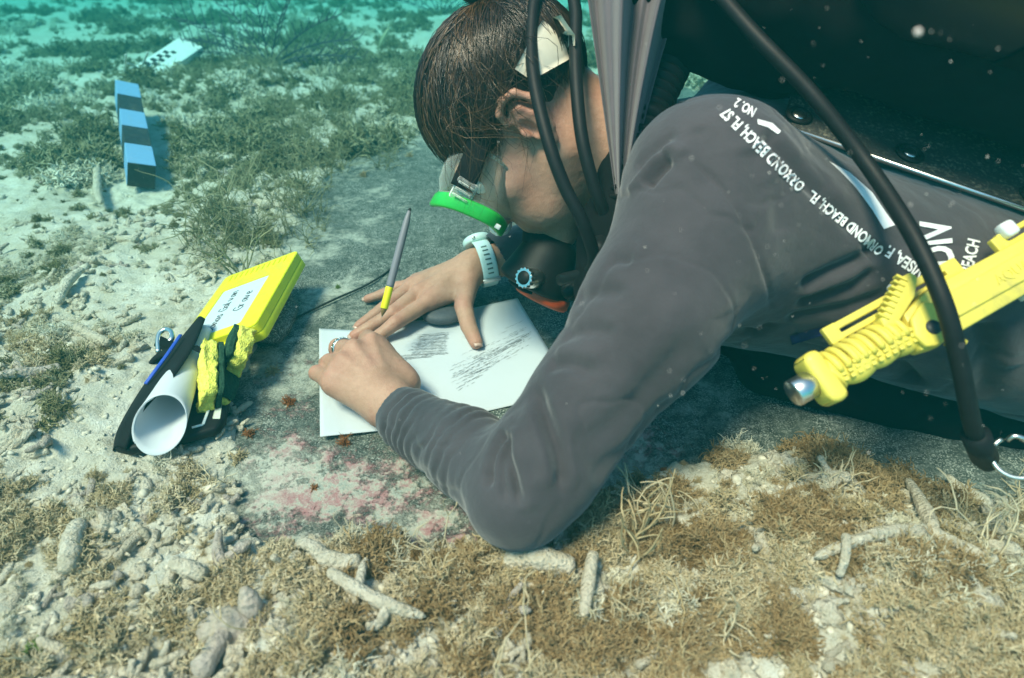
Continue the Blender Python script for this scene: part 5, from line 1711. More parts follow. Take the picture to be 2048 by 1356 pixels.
# rubble block under the propped edge
rk = np.random.default_rng(3)
def lump(c, r, seed, sub=3, amp=0.25, f=1.0):
    bm = bmesh.new(); bmesh.ops.create_icosphere(bm, subdivisions=sub, radius=1.0)
    L = np.array([v.co[:] for v in bm.verts]); F = [tuple(v.index for v in f_.verts) for f_ in bm.faces]; bm.free()
    L = L * (1 + amp * fbm(L * 1.6 * f + seed * 3.7, 4, seed))[:, None]
    return np.asarray(c) + L * np.asarray(r), F
V_, F_ = lump(yp(0.035, 0.0, -YT) - np.array([0, 0, 0.022]), (0.028, 0.06, 0.024), 4)
o = part('rock', V_, F_, M['slab']); tag(o, 'dark rock wedged under the raised edge of the yellow case', 'rock')

# ------------------------------------------------------------ black pouch, paper roll, sponges
pouch = empty('pouch', G(330, 850), 'open black zip pouch with clear window and blue piping lying on the sand', 'pouch')
def gpoly(px, z): return [G(x, y, z) for x, y in px]
base_px = [(232, 908), (262, 914), (350, 898), (440, 872), (455, 850), (484, 700), (470, 672), (430, 655), (400, 668), (330, 770), (240, 880)]
def slab_poly(P3, h, bev=0.003):
    """thick sheet from a 3-D outline, thickness along up"""
    P3 = np.array(P3); c = P3.mean(0)
    _, _, vt = np.linalg.svd(P3 - c); n = vt[2] if vt[2][2] > 0 else -vt[2]
    B = basis(n, vt[0]); L = (P3 - c) @ B.T
    return prism([(a, b) for a, b, _ in L], c, B, h, bev, 2)
V_, F_ = slab_poly(gpoly(base_px, 0.014), 0.012, 0.004)
pb = part('lower_panel', V_, F_, M['rubber'], pouch); autosmooth(pb, 50)
# clear window with pale frame lines
win_px = [(352, 868), (420, 848), (434, 796), (398, 806), (372, 830)]
fl = catmull([G(345, 866, 0.0285), G(405, 852, 0.0285), G(408, 850, 0.0285)], 8)
for a, b in (((384, 855), (406, 849)), ((406, 849), (427, 793))):
    V_, F_ = tube([G(*a, 0.0268), G(*b, 0.0268)], 0.0017, 8, True, 0.5, up=zup); part('window_edge', V_, F_, M['white_plastic'], pb)
V_, F_ = slab_poly(gpoly([(425, 838), (436, 796), (446, 800), (440, 838)], 0.0265), 0.0012, 0.0003); part('clear_window', V_, F_, M['buckle'], pb)
# raised flap along the left, leaning over the roll
fb = catmull([G(396, 650, 0.030), G(345, 700, 0.022), G(300, 755, 0.018), G(262, 815, 0.016), G(234, 875, 0.014), G(229, 910, 0.012)], 28)
ftp = catmull([G(411, 638, 0.060), G(390, 690, 0.066), G(356, 744, 0.064), G(318, 788, 0.058), G(278, 836, 0.046), G(254, 898, 0.026)], 28)
fmid = (fb + ftp) / 2 + np.array([-0.004, 0.002, 0.016])
rows = [fb * (1 - s) ** 2 + 2 * s * (1 - s) * fmid + ftp * s * s for s in np.linspace(0, 1, 9)]
A = np.vstack(rows); n0 = 28
nrmF = nrm([0.6, -0.3, 0.5])
Bk = A + np.array([-0.0035, 0.001, -0.003])
i0 = (np.arange(8)[:, None] * n0 + np.arange(n0 - 1)[None, :]).ravel()
Fq = [(a, a + 1, a + n0 + 1, a + n0) for a in i0]
bd = list(range(n0)) + [k * n0 + n0 - 1 for k in range(1, 9)] + list(range(9 * n0 - 2, 8 * n0 - 1, -1)) + [k * n0 for k in range(7, 0, -1)]
FF = Fq + [tuple(i + 9 * n0 for i in f[::-1]) for f in Fq] + [(b, a, a + 9 * n0, b + 9 * n0) for a, b in zip(bd, bd[1:] + bd[:1])]
flap = part('flap', np.vstack([A, Bk]), FF, M['rubber_soft'], pouch)
bp = [rows[5][k] + np.array([-0.004, -0.001, 0.003]) for k in range(3, 17)]
bp = catmull([G(361, 670, .062), G(335, 708, .060), G(310, 742, .056), G(291, 768, .050)], 20)
V_, F_ = tube(bp, 0.0024, 8, True, 0.6, up=zup); part('blue_piping', V_, F_, M['blue'], flap)
# tab and snap hook
V_, F_ = tube(catmull([G(315, 682, .035), G(332, 690, .036), G(350, 697, .040)], 10), 0.0075, 10, True, 0.25, up=nrm([0, -0.6, 0.8])); part('tab', V_, F_, M['cordura'], pouch)
V_, F_ = tube(catmull([G(308, 722, .02), G(318, 712, .03), G(332, 706, .035), G(345, 712, .035)], 12), 0.008, 10, True, 0.5, up=zup); part('strap_end', V_, F_, M['rubber_soft'], pouch)
hk = catmull([G(317, 705, .030), G(316, 682, .036), G(320, 666, .040), G(332, 659, .042), G(342, 664, .042), G(344, 676, .040), G(339, 683, .038)], 40)
V_, F_ = tube(hk, 0.0031, 10); part('snap_hook', V_, F_, M['chrome'], pouch)
# strap across the contents
V_, F_ = tube(catmull([G(388, 694, .064), G(408, 704, .068), G(432, 718, .062), G(446, 730, .050), G(450, 742, .036)], 24), 0.0042, 8, True, 0.3, up=zup); part('elastic_strap', V_, F_, M['cordura'], pouch)

roll = empty('paper_roll', G(330, 850, 0.02), 'loosely rolled white paper tucked in the black pouch', 'paper roll')
ra0, ra1 = G(320, 850, 0.046), G(405, 664, 0.040)
rdv = nrm(ra1 - ra0); RBs = basis(rdv, zup)
nA, nL = 72, 24; Lr = np.linalg.norm(ra1 - ra0)
RV = []
tot = 2 * math.pi * 1.28
for j in range(nL):
    s = j / (nL - 1)
    r_ = 0.0240 + (0.0115 - 0.0240) * s ** 0.85
    cc = ra0 + (ra1 - ra0) * s
    for i in range(nA):
        a = i / (nA - 1) * tot - 2.0
        rr2 = r_ * (1.0 - 0.05 * (i / (nA - 1)))
        cut = -0.012 * math.cos(a - 3.4) * (1 - s) * (1 - s)      # slanted mouth
        RV.append(cc + rdv * cut * 1.8 + rr2 * (math.cos(a) * RBs[0] * 0.95 + math.sin(a) * RBs[1] * 1.05))
RV = np.array(RV)
i0 = (np.arange(nL - 1)[:, None] * nA + np.arange(nA - 1)[None, :]).ravel()
Fq = np.column_stack([i0, i0 + 1, i0 + nA + 1, i0 + nA]).tolist()
Nr = normals_of(RV, np.array(Fq)); RV2 = RV - Nr * 0.0007
n1 = nA * nL
bd = list(range(nA)) + [k * nA + nA - 1 for k in range(1, nL)] + list(range(nL * nA - 2, (nL - 1) * nA - 1, -1)) + [k * nA for k in range(nL - 2, 0, -1)]
FF = [tuple(f) for f in Fq] + [tuple(i + n1 for i in f[::-1]) for f in Fq] + [(b, a, a + n1, b + n1) for a, b in zip(bd, bd[1:] + bd[:1])]
part('rolled_sheet', np.vstack([RV, RV2]), FF, M['paper'], roll)

def sponge(c, ax, half, seed, label):
    """cellulose block with a scourer face, both rough"""
    root = empty('sponge', c, label, 'sponge', 'sponges in the pouch')
    def rough(c_, h_, mat_, nm_, amp, sd):
        bm = bmesh.new(); bmesh.ops.create_cube(bm, size=2)
        bmesh.ops.subdivide_edges(bm, edges=list(bm.edges), cuts=11, use_grid_fill=True)
        L = np.array([v.co[:] for v in bm.verts]) * h_; F = [tuple(v.index for v in f.verts) for f in bm.faces]; bm.free()
        q = np.abs(L) / h_
        L = L * (1 - 0.10 * (np.sort(q, 1)[:, 1:2] ** 8))
        L = L + amp * np.stack([fbm(L * 130 + sd, 3, 61 + k) for k in range(3)], 1)
        part(nm_, c_ + L @ ax, F, mat_, root)
    h = np.array(half)
    rough(np.asarray(c), h * np.array([1, 1, 0.72]), M['sponge'], 'cellulose', 0.0042, seed)
    rough(np.asarray(c) + ax[2] * h[2] * 0.98, h * np.array([0.98, 0.98, 0.26]), M['scourer'], 'scourer', 0.0018, seed + 5)
sA = basis(nrm([0.80, 0.35, -0.35]), nrm(G(440, 690, .05) - G(395, 800, .04)))
sponge(G(415, 752, 0.048), sA, (0.040, 0.022, 0.012), 1, 'yellow and green kitchen sponge beside the paper roll in the pouch')
sB = basis(nrm([-0.80, -0.20, 0.55]), nrm(G(500, 675, .05) - G(455, 745, .05)))
sponge(G(480, 700, 0.050), sB, (0.026, 0.018, 0.013), 2, 'frayed yellow and green sponge sticking out below the yellow case')
sC = basis(nrm([0.75, 0.2, 0.6]), nrm(G(455, 730, .04) - G(415, 800, .03)))
sponge(G(444, 770, 0.030), sC, (0.030, 0.014, 0.009), 3, 'dark green and yellow sponge lowest in the pouch by its window')

# ------------------------------------------------------------ banded scale bar
BR = np.array([[0.812, 0.488, -0.321], [-0.471, 0.872, 0.136], [0.346, 0.040, 0.937]])
BO = np.array([-0.8809, 1.4388, 0.090]); bs, bh, bl = 0.0511, 0.0524, 0.50
bar = empty('scale_bar', BO - BR[2] * bh, 'square pale blue and black banded scale bar lying on the seabed at left', 'scale bar')
for k in range(5):
    y0 = -bl / 2 + k * 0.1; g = 0.0002
    V_, F_ = bevel_box(BO + np.array([0, y0 + 0.05, -bh / 2]) @ BR, BR, (bs / 2 - (0.0 if k % 2 == 0 else 0.0004), 0.05 - g, bh / 2 - (0.0 if k % 2 == 0 else 0.0004)), 0.0012, 2)
    part('blue_band' if k % 2 == 0 else 'black_band', V_, F_, M['bar_blue'] if k % 2 == 0 else M['bar_black'], bar, smooth=False)
V_, F_ = bevel_box(BO + np.array([0, -bl / 2 - 0.0012, -bh / 2]) @ BR, BR, (bs / 2 - 0.0005, 0.0012, bh / 2 - 0.0005), 0.0004, 1); part('end_cap', V_, F_, M['bar_black'], bar, smooth=False)

# ------------------------------------------------------------ white survey scale with black ticks
a0, a1 = G(296, 146, 0.05), G(385, 92, 0.10)
sd_ = nrm(a1 - a0); SB = basis(nrm([0.22, -0.35, 0.9]), sd_); Ls = np.linalg.norm(a1 - a0)
scale = empty('survey_scale', a0 - np.array([0, 0, 0.05]), 'white survey scale board with black chequer marks propped behind the scale bar', 'scale board')
hw = 0.045
V_, F_ = bevel_box(a0 + sd_ * Ls / 2, SB, (Ls / 2, hw, 0.012), 0.002, 2); board = part('board', V_, F_, M['white_plastic'], scale, smooth=False)
for k in range(9):
    for j in range(2):
        if (k + j) % 2: continue
        x = 0.06 * Ls + k * Ls * 0.068
        V_, F_ = bevel_box(a0 + sd_ * x + SB[1] * (hw * (0.10 + 0.40 * j)) + SB[2] * 0.0125, SB, (Ls * 0.033, hw * 0.19, 0.0008), 0.0002, 1); part('black_mark', V_, F_, M['bar_black'], board, smooth=False)
V_, F_ = bevel_box(a0 + sd_ * Ls * 0.80 + SB[1] * hw * 0.3 + SB[2] * 0.0125, SB, (Ls * 0.16, hw * 0.36, 0.0008), 0.0002, 1); part('black_mark', V_, F_, M['bar_black'], board, smooth=False)
for pts in ([(283, 142, .05), (268, 132, .10), (252, 128, .13), (250, 150, .06), (247, 190, .02)], [(283, 142, .05), (290, 118, .12), (296, 105, .16)], [(270, 132, .10), (258, 142, .05), (268, 152, .02), (300, 172, .01)], [(250, 128, .13), (252, 110, .17)]):
    P = catmull([G(x, y, z) for x, y, z in pts], 24)
    V_, F_ = tube(P, 0.0030, 6); part('twine', V_, F_, M['rope'], scale)
# ------------------------------------------------------------ coral rubble, algae, fish
gr = np.random.default_rng(21)
def finger_coral(seed, L, r, branches=0, seg=9, n=9):
    """bleached branch fragment along +x, base at z = 0"""
    q = np.random.default_rng(seed)
    def limb(a, d, L, r, nn):
        P = [np.array(a, float)]
        d = nrm(d)
        for k in range(nn - 1):
            d = nrm(d + q.normal(0, 0.13, 3) * np.array([1, 1, 0.5])); P.append(P[-1] + d * L / (nn - 1))
        rad = r * (1 - 0.35 * np.linspace(0, 1, nn)) * (1 + 0.20 * q.normal(0, 1, nn))
        e_ = np.linspace(-1, 1, nn); rad = rad * np.maximum(1 - np.abs(e_) ** 14, 0) ** 0.5; rad[0] = rad[1] * 0.45; rad[-1] = rad[-2] * 0.45
        Lc = np.linspace(0, 1, nn); P[0] = P[0] * 0.35 + P[1] * 0.65; P[-1] = P[-1] * 0.35 + P[-2] * 0.65
        return np.array(P), rad
    mb = MB()
    P, rad = limb((-L / 2, 0, r * 0.8), (1, 0, 0), L, r, n)
    V, F = tube(P, rad, seg); V = V + (r * 0.42 * fbm(V / r * 1.1 + seed, 3, seed))[:, None] * nrm_rows(V, P)
    mb.add(V, F)
    for b in range(branches):
        k = int(q.integers(2, n - 2)); s = 1 if b % 2 else -1
        d = nrm([q.uniform(0.2, 0.9), s * q.uniform(0.6, 1.0), q.uniform(-0.05, 0.45)])
        P2, rad2 = limb(P[k], d, L * q.uniform(0.35, 0.6), r * 0.75, 6)
        V, F = tube(P2, rad2, seg - 2); V = V + (r * 0.15 * fbm(V / r + seed + b, 3, seed))[:, None] * nrm_rows(V, P2)
        mb.add(V, F)
    return mb.get()
def nrm_rows(V, P):
    d = V[:, None, :] - P[None]; i = np.argmin(np.sum(d * d, 2), 1)
    o = V - P[i]; return o / np.maximum(np.linalg.norm(o, axis=1, keepdims=True), 1e-6)

def in_view(P, m=40):
    q = P - CAM; d = q @ CF
    px = 1024 + q @ CR / np.maximum(d, 1e-3) * FPX; py = 678 - q @ CU / np.maximum(d, 1e-3) * FPX
    return (d > 0.05) & (px > -m) & (px < 2048 + m) & (py > -m) & (py < 1356 + m), px, py, d

def rotz(a): return np.array([[math.cos(a), math.sin(a), 0], [-math.sin(a), math.cos(a), 0], [0, 0, 1]])

# places where rubble must not lie: under props and paper
KEEP = [((-0.755, 1.165), (-1.0, 1.656), 0.062), ((-0.42, 0.47), (-0.40, 0.66), 0.060), ((-0.37, 0.62), (-0.375, 0.79), 0.075), ((-0.37, 0.50), (-0.37, 0.55), 0.045),
        (tuple(G(296, 146, 0.0)[:2]), tuple(G(385, 92, 0.0)[:2]), 0.05)]
def kept_clear(P):
    ok = np.ones(len(P), bool)
    for a, b, r in KEEP:
        a = np.array(a); e = np.array(b) - a; w = P[:, :2] - a
        t = np.clip((w @ e) / (e @ e), 0, 1); q = w - t[:, None] * e
        ok &= np.sum(q * q, 1) > r * r
    return ok
def scatter(n, ymin=0.02, ymax=3.2, on_slab=0.0, dens=None, rngx=gr, clear=True, wide=True):
    """random ground points seen by the camera (x,y) -> (n,3), off the slab"""
    out = []
    while sum(len(o) for o in out) < n:
        m = n * 3
        # uniform over the picture's ground, thinned with distance
        px = rngx.uniform(-760, 2808, m) if wide else rngx.uniform(-20, 2068, m); py = rngx.uniform(-10, 1900 if wide else 1370, m)
        v = CF + np.outer((px - 1024) / FPX, CR) + np.outer((678 - py) / FPX, CU)
        t = -CAM[2] / v[:, 2]
        P = CAM + v * t[:, None]
        ok = (t > 0) & (P[:, 1] < ymax) & (P[:, 1] > ymin)
        P = P[ok]; px = px[ok]; py = py[ok]
        h, sd = ground_h(P[:, :2])
        keep = (sd > 0.004) | (rngx.random(len(P)) < on_slab)
        if clear: keep &= kept_clear(P)
        if dens is not None: keep &= rngx.random(len(P)) < dens(np.clip(px, 0, 2048), np.clip(py, 0, 1356), P)
        P = P[keep]; P[:, 2] = np.where(sd[keep] > 0, h[keep], np.maximum(h[keep], 0))
        out.append(P)
    return np.concatenate(out)[:n]

def blob(px, py, spots):
    d = np.zeros(len(px))
    for x, y, rx, ry, a in spots:
        d = np.maximum(d, a * np.exp(-((px - x) / rx) ** 2 - ((py - y) / ry) ** 2))
    return d
def patch(P, f, seed, lo, hi):
    return sstep(lo, hi, fbm(np.column_stack([P[:, :2], np.zeros(len(P))]) * f, 3, seed))

# --- single coral fragments: 300 largest as things
kinds = []
for s in range(10):
    V, F = finger_coral(100 + s, 0.045 + 0.003 * s, 0.0065 + 0.0006 * (s % 4), [0, 0, 1, 2, 0, 1, 0, 2, 1, 3][s])
    me = mesh_data('coral_fragment', V, F); me.materials.append(M['rubble'] if s % 5 != 3 else M['rubble_pink']); kinds.append(me)
LB = 'finger-sized pale dead coral fragment lying loose in the rubble and algae'
def dfrag(px, py, P):
    d = np.where(px < 900, 0.9, 0.55) * np.where(py > 900, 0.35, 1.0) * (0.2 + 0.8 * patch(P, 7, 402, -0.1, 0.2))
    d = np.where(P[:, 1] > 1.2, 0.35, d)
    d = np.where((px > 1250) & (py < 1000), 0.05, d)
    d = np.where((px > 560) & (py < 480), 0.12, d)
    return d
SPOTS = scatter(290, dens=dfrag, ymax=2.2, wide=False)
fr_rng = np.random.default_rng(77)
for i, p in enumerate(SPOTS):
    o = bpy.data.objects.new('coral_fragment', kinds[int(fr_rng.integers(0, 10))]); COL.objects.link(o)
    o.location = p - np.array([0, 0, 0.0045])
    o.rotation_euler = (fr_rng.normal(0, 0.25), fr_rng.normal(0, 0.22), fr_rng.uniform(0, 6.28))
    s = fr_rng.lognormal(-0.58, 0.36); o.scale = (s, s, s)
    kk_ = [k for k in range(10) if kinds[k] == o.data][0]
    shape = {0: 'straight', 1: 'one-armed', 2: 'forked', 3: 'three-armed'}[[0, 0, 1, 2, 0, 1, 0, 2, 1, 3][kk_]]
    size = 'stubby small' if s < 0.5 else 'slim short' if s < 0.72 else 'mid-sized' if s < 0.95 else 'long thick'
    _, qx, qy, _ = in_view(np.array([p])); qx, qy = qx[0], qy[0]
    LM = {'in the bottom left corner': (150, 1270), 'below the pouch at left': (300, 1020), 'left of the pouch on the sand': (120, 800), 'above the pouch beside its snap hook': (300, 640), 'by the left picture edge': (40, 560),
          'below the scale bar': (280, 440), 'left of the scale bar': (120, 250), 'right of the scale bar': (420, 280), 'above the yellow case': (480, 470), 'in the middle foreground': (620, 1200), 'under the elbow': (1000, 1180),
          'at bottom centre': (950, 1310), 'right of the elbow': (1350, 1080), 'below the three-armed coral': (1700, 1280), 'in the bottom right corner': (1980, 1250), 'on the distant seabed': (500, 80), 'near the slab\'s upper edge': (760, 220)}
    place = min(LM, key=lambda k_: (LM[k_][0] - qx) ** 2 + (LM[k_][1] - qy) ** 2)
    tag(o, shape + ' ' + size + ' dead coral fragment ' + place, 'coral fragment', 'loose coral fragments')

# --- fragments the photo sets apart
def big_coral(px_pts, rad, name, label, z=0.012, sub=None):
    root = empty(name, G(*px_pts[0][0]), label, 'coral')
    for pts, r in zip(px_pts, rad):
        P0 = [G(x, y, 0.0) for x, y in pts]
        P = catmull([np.array([p[0], p[1], gz(p[0], p[1]) + z]) for p in P0], 26)
        rr3 = 0.72 * np.interp(np.linspace(0, 1, 26), np.linspace(0, 1, len(r)), r)
        e_ = np.linspace(-1, 1, 26); rr3 = rr3 * np.clip(1 - np.abs(e_) ** 18, 0.03, 1) ** 0.5
        V, F = tube(P, rr3, 14)
        V = V + (np.mean(r) * 0.16 * fbm(V * 130, 3, 33) + np.mean(r) * 0.09 * fbm(V * 380, 2, 34))[:, None] * nrm_rows(V, P)
        part('branch', V, F, M['rubble'], root)
    return root
big_coral([[(1590, 1195), (1700, 1160), (1810, 1130)], [(1810, 1130), (1880, 1160), (1945, 1192)], [(1822, 1130), (1812, 1060), (1795, 995)]], [(.005, .0075, .009), (.009, .0085, .006), (.009, .008, .0055)], 'branching_coral', 'large three-armed dead coral branch on the algae at lower right')
big_coral([[(1640, 1170), (1642, 1205), (1636, 1232)]], [(.0048, .0048, .004)], 'coral_stub', 'short grey coral stub below the three-armed branch', 0.02)
big_coral([[(205, 360), (202, 400), (212, 430)]], [(.010, .011, .008)], 'coral_stick', 'pale coral stick upright in the algae below the scale bar', 0.02)
big_coral([[(130, 640), (160, 605), (185, 580)]], [(.008, .010, .007)], 'coral_stick', 'knobbly coral finger on the open sand left of the pouch')
big_coral([[(185, 1085), (172, 1130), (165, 1185)]], [(.010, .012, .010)], 'coral_finger', 'thick straight coral finger pointing down at lower left')
big_coral([[(655, 1160), (700, 1175), (735, 1172)], [(600, 1110), (630, 1140), (668, 1165)]], [(.010, .011, .008), (.006, .007, .009)], 'branching_coral', 'stout forked coral piece in the middle foreground')
big_coral([[(670, 1195), (720, 1230), (790, 1270), (860, 1285)], [(730, 1235), (738, 1190), (742, 1165)], [(790, 1270), (770, 1300), (745, 1310)]], [(.006, .0075, .007, .005), (.006, .005, .004), (.006, .005, .004)], 'branching_coral', 'thin antler-like coral branch below the elbow at bottom centre')
big_coral([[(1180, 1165), (1170, 1220), (1160, 1290)]], [(.007, .008, .006)], 'coral_stick', 'upright grey coral stick in brown algae right of bottom centre', 0.016)
big_coral([[(365, 1165), (400, 1180), (432, 1192)]], [(.008, .010, .007)], 'coral_finger', 'short white coral finger at bottom left beside brown tufts')
big_coral([[(175, 700), (215, 720), (240, 735)]], [(.009, .010, .008)], 'coral_finger', 'pale tan coral finger on the sand just left of the pouch flap')
big_coral([[(1010, 1165), (1080, 1175), (1145, 1190)]], [(.012, .014, .010)], 'coral_lump', 'pinkish encrusted coral log under the elbow')
V, F = lump(G(1020, 160, 0.06), (0.03, 0.025, 0.02), 8)

# --- the rest of the rubble: uncountable grit and chips
def merged(name, protos, pts, scl, mat, rotr=None, sink=0.0):
    Vs, Fs, n = [], [], 0
    q = np.random.default_rng(len(pts))
    for p, s in zip(pts, scl):
        V, F = protos[int(q.integers(0, len(protos)))]
        e = Matrix.Rotation(q.uniform(0, 6.28), 3, 'Z') @ Matrix.Rotation(q.normal(0, 0.5), 3, 'X')
        Vs.append(p - np.array([0, 0, sink * s]) + s * V @ np.array(e).T); Fs.append(F + n); n += len(V)
    return part(name, np.concatenate(Vs), np.concatenate(Fs), mat, origin=(0, 0, 0))
def tri(F):
    out = []
    for f in F:
        for k in range(1, len(f) - 1): out.append((f[0], f[k], f[k + 1]))
    return np.array(out)
chips = []
for s in range(8):
    bm = bmesh.new(); bmesh.ops.create_icosphere(bm, subdivisions=1, radius=1.0)
    L = np.array([v.co[:] for v in bm.verts]); F = np.array([[v.index for v in f.verts] for f in bm.faces]); bm.free()
    L = L * (1 + 0.45 * gr.normal(0, 1, (len(L), 1)) * 0.5) * np.array([1.0, gr.uniform(0.4, 0.9), gr.uniform(0.3, 0.7)])
    chips.append((L, F))
pts = scatter(10000, ymax=2.6, clear=False)
o = merged('coral_grit', chips, pts, gr.lognormal(-5.85, 0.5, len(pts)), M['grit'])
tag(o, 'pale broken shell and coral grit strewn over the whole seabed', 'grit', kind='stuff')
small = []
for s in range(6):
    V, F = finger_coral(300 + s, 0.024, 0.0034, s % 3, 6, 6); small.append((V, tri(F)))
pts = scatter(1400, ymax=3.0, dens=dfrag)
o = merged('coral_rubble', small, pts, gr.lognormal(-0.1, 0.35, len(pts)), M['rubble'])
tag(o, 'small bleached coral twigs carpeting the seabed', 'rubble', kind='stuff')

# knobbly encrusted lumps
lumps = []
for k in range(7):
    V, F = lump((0, 0, 0), (1, 1, 0.7), 40 + k, 3, 1.0, 2.2); lumps.append((V, np.array(F)))
pts = scatter(800, ymax=2.4, dens=lambda px, py, P: np.where(py > 850, 1.0, 0.6) * (0.15 + patch(P, 14, 401, -0.05, 0.25)))
o = merged('rubble_lumps', lumps, pts, gr.lognormal(-5.1, 0.42, len(pts)), M['rubble'], sink=0.2)
tag(o, 'knobbly encrusted rubble lumps heaped through the seabed', 'rubble', kind='stuff')

# --- algae: tuft meshes placed by geometry nodes
def tuft(seed, nst, H, spread, r, curl, forks, nn=5):
    q = np.random.default_rng(seed); mb = MB()
    def stem(a, d, L, r0, depth):
        P = [np.array(a, float)]; d = nrm(d); w = q.normal(0, 1, 3) * curl
        for k in range(nn - 1):
            d = nrm(d + w * 0.5 + q.normal(0, curl, 3)); P.append(P[-1] + d * L / (nn - 1))
        V, F = tube(P, r0 * np.linspace(1, 0.45, nn), 4, False); mb.add(V, F)
        if depth > 0:
            for b in range(forks):
                k = int(q.integers(1, nn)); dd = nrm(d + q.normal(0, 0.8, 3)); stem(P[k], dd, L * q.uniform(0.35, 0.6), r0 * 0.75, depth - 1)
    for i in range(nst):
        a = q.uniform(0, 6.28); e = q.random() ** 0.6
        d = nrm([math.cos(a) * e * spread, math.sin(a) * e * spread, 1.0])
        stem([math.cos(a) * e * 0.12 * H, math.sin(a) * e * 0.12 * H, -0.1 * H], d, H * q.uniform(0.6, 1.1), r, 1)
    return mb.get()
TUFTS = {}
def tuft_set(name, mat, variants):
    c = bpy.data.collections.new(name)
    for s, a in enumerate(variants):
        V, F = tuft(*a)
        me = mesh_data(name + '_frond', V, F); me.materials.append(mat)
        c.objects.link(bpy.data.objects.new(name + '_frond', me))
    TUFTS[name] = c
bushy = [(1, 34, .012, 1.4, .00062, .45, 7), (2, 40, .010, 1.8, .00066, .55, 7), (3, 28, .014, 1.1, .00058, .40, 8), (4, 22, .009, 2.1, .0010, .65, 6), (5, 46, .008, 2.2, .0006, .55, 7)]
for nm, mt in (('tan', 'algae_tan'), ('brown', 'algae_brown'), ('pale', 'algae_pale'), ('olive', 'algae_olive'), ('rust', 'algae_rust'), ('green', 'algae_green')):
    tuft_set(nm, M[mt], bushy)
tuft_set('wisp', M['algae_olive'], [(11, 7, .045, .7, .0009, .16, 2, 6), (12, 5, .060, .5, .0008, .14, 3, 6), (13, 9, .040, .9, .0009, .20, 2, 6)])
tuft_set('wisp_tan', M['algae_tan'], [(14, 9, .045, .9, .0010, .22, 2, 6), (15, 7, .055, .8, .0009, .28, 2, 6), (16, 12, .035, 1.2, .0010, .30, 2, 6)])
tuft_set('mat', M['algae_olive'], [(21, 22, .034, 1.8, .0026, .45, 4, 5), (22, 18, .042, 1.5, .0022, .40, 5, 5), (23, 20, .030, 2.2, .0028, .5, 4, 5)])
tuft_set('mat_pale', M['algae_pale'], [(24, 20, .030, 1.9, .0030, .5, 4, 5), (25, 18, .034, 2.2, .0028, .5, 4, 5)])

def gn_scatter(name, coll, pts, scl, label, cat, tilt=0.3, seed=0):
    q = np.random.default_rng(seed + 500)
    me = bpy.data.meshes.new(name)
    me.vertices.add(len(pts)); me.vertices.foreach_set('co', np.asarray(pts, np.float32).ravel())
    a = me.attributes.new('scl', 'FLOAT', 'POINT'); a.data.foreach_set('value', np.asarray(scl, np.float32))
    a = me.attributes.new('rot', 'FLOAT_VECTOR', 'POINT')
    a.data.foreach_set('vector', np.column_stack([q.normal(0, tilt, len(pts)), q.normal(0, tilt, len(pts)), q.uniform(0, 6.28, len(pts))]).astype(np.float32).ravel())
    o = bpy.data.objects.new(name, me); COL.objects.link(o)
    ng = bpy.data.node_groups.new(name, 'GeometryNodeTree')
    ng.interface.new_socket('Geometry', in_out='INPUT', socket_type='NodeSocketGeometry')
    ng.interface.new_socket('Geometry', in_out='OUTPUT', socket_type='NodeSocketGeometry')
    N = ng.nodes; L = ng.links
    gi_ = N.new('NodeGroupInput'); go = N.new('NodeGroupOutput')
    ip_ = N.new('GeometryNodeInstanceOnPoints'); ci = N.new('GeometryNodeCollectionInfo')
    ci.inputs['Collection'].default_value = TUFTS[coll]
    ci.inputs['Separate Children'].default_value = True
    ci.inputs['Reset Children'].default_value = True
    ip_.inputs['Pick Instance'].default_value = True
    ns_a = N.new('GeometryNodeInputNamedAttribute'); ns_a.data_type = 'FLOAT'; ns_a.inputs['Name'].default_value = 'scl'
    ns_r = N.new('GeometryNodeInputNamedAttribute'); ns_r.data_type = 'FLOAT_VECTOR'; ns_r.inputs['Name'].default_value = 'rot'
    e2r = N.new('FunctionNodeEulerToRotation')
    L.new(gi_.outputs[0], ip_.inputs['Points']); L.new(ci.outputs[0], ip_.inputs['Instance'])
    L.new(ns_r.outputs['Attribute'], e2r.inputs[0]); L.new(e2r.outputs[0], ip_.inputs['Rotation'])
    L.new(ns_a.outputs['Attribute'], ip_.inputs['Scale']); L.new(ip_.outputs[0], go.inputs[0])
    md = o.modifiers.new('scatter', 'NODES'); md.node_group = ng
    tag(o, label, cat, kind='stuff')
    return o

def clear_arm(px, py, P):
    return np.ones(len(px))
d_brown = lambda px, py, P: blob(px, py, [(1250, 1140, 330, 80, 1.0), (1600, 1010, 160, 120, 1.0), (1450, 1080, 300, 90, .9), (850, 1140, 160, 45, .7), (1950, 1150, 160, 200, .9), (1150, 1250, 260, 100, .7), (1620, 1260, 200, 60, .3), (930, 1110, 200, 30, .6)])
d_tan = lambda px, py, P: np.maximum(blob(px, py, [(700, 1150, 420, 130, .9), (250, 1080, 130, 130, .7), (900, 1260, 500, 110, .7), (1350, 1200, 320, 110, .8), (60, 1080, 120, 90, .9), (1900, 1300, 200, 110, .8), (60, 780, 120, 90, .7), (560, 1240, 200, 110, .9)]), 0.25 * patch(P, 9, 201, 0.0, 0.3) * (py > 850))
d_pale = lambda px, py, P: np.where(px < 900, 1, .35) * np.where(py > 480, 1, .5) * patch(P, 8, 202, -0.05, 0.25) * np.where((px > 250) & (px < 420) & (py > 560) & (py < 700), .2, 1)
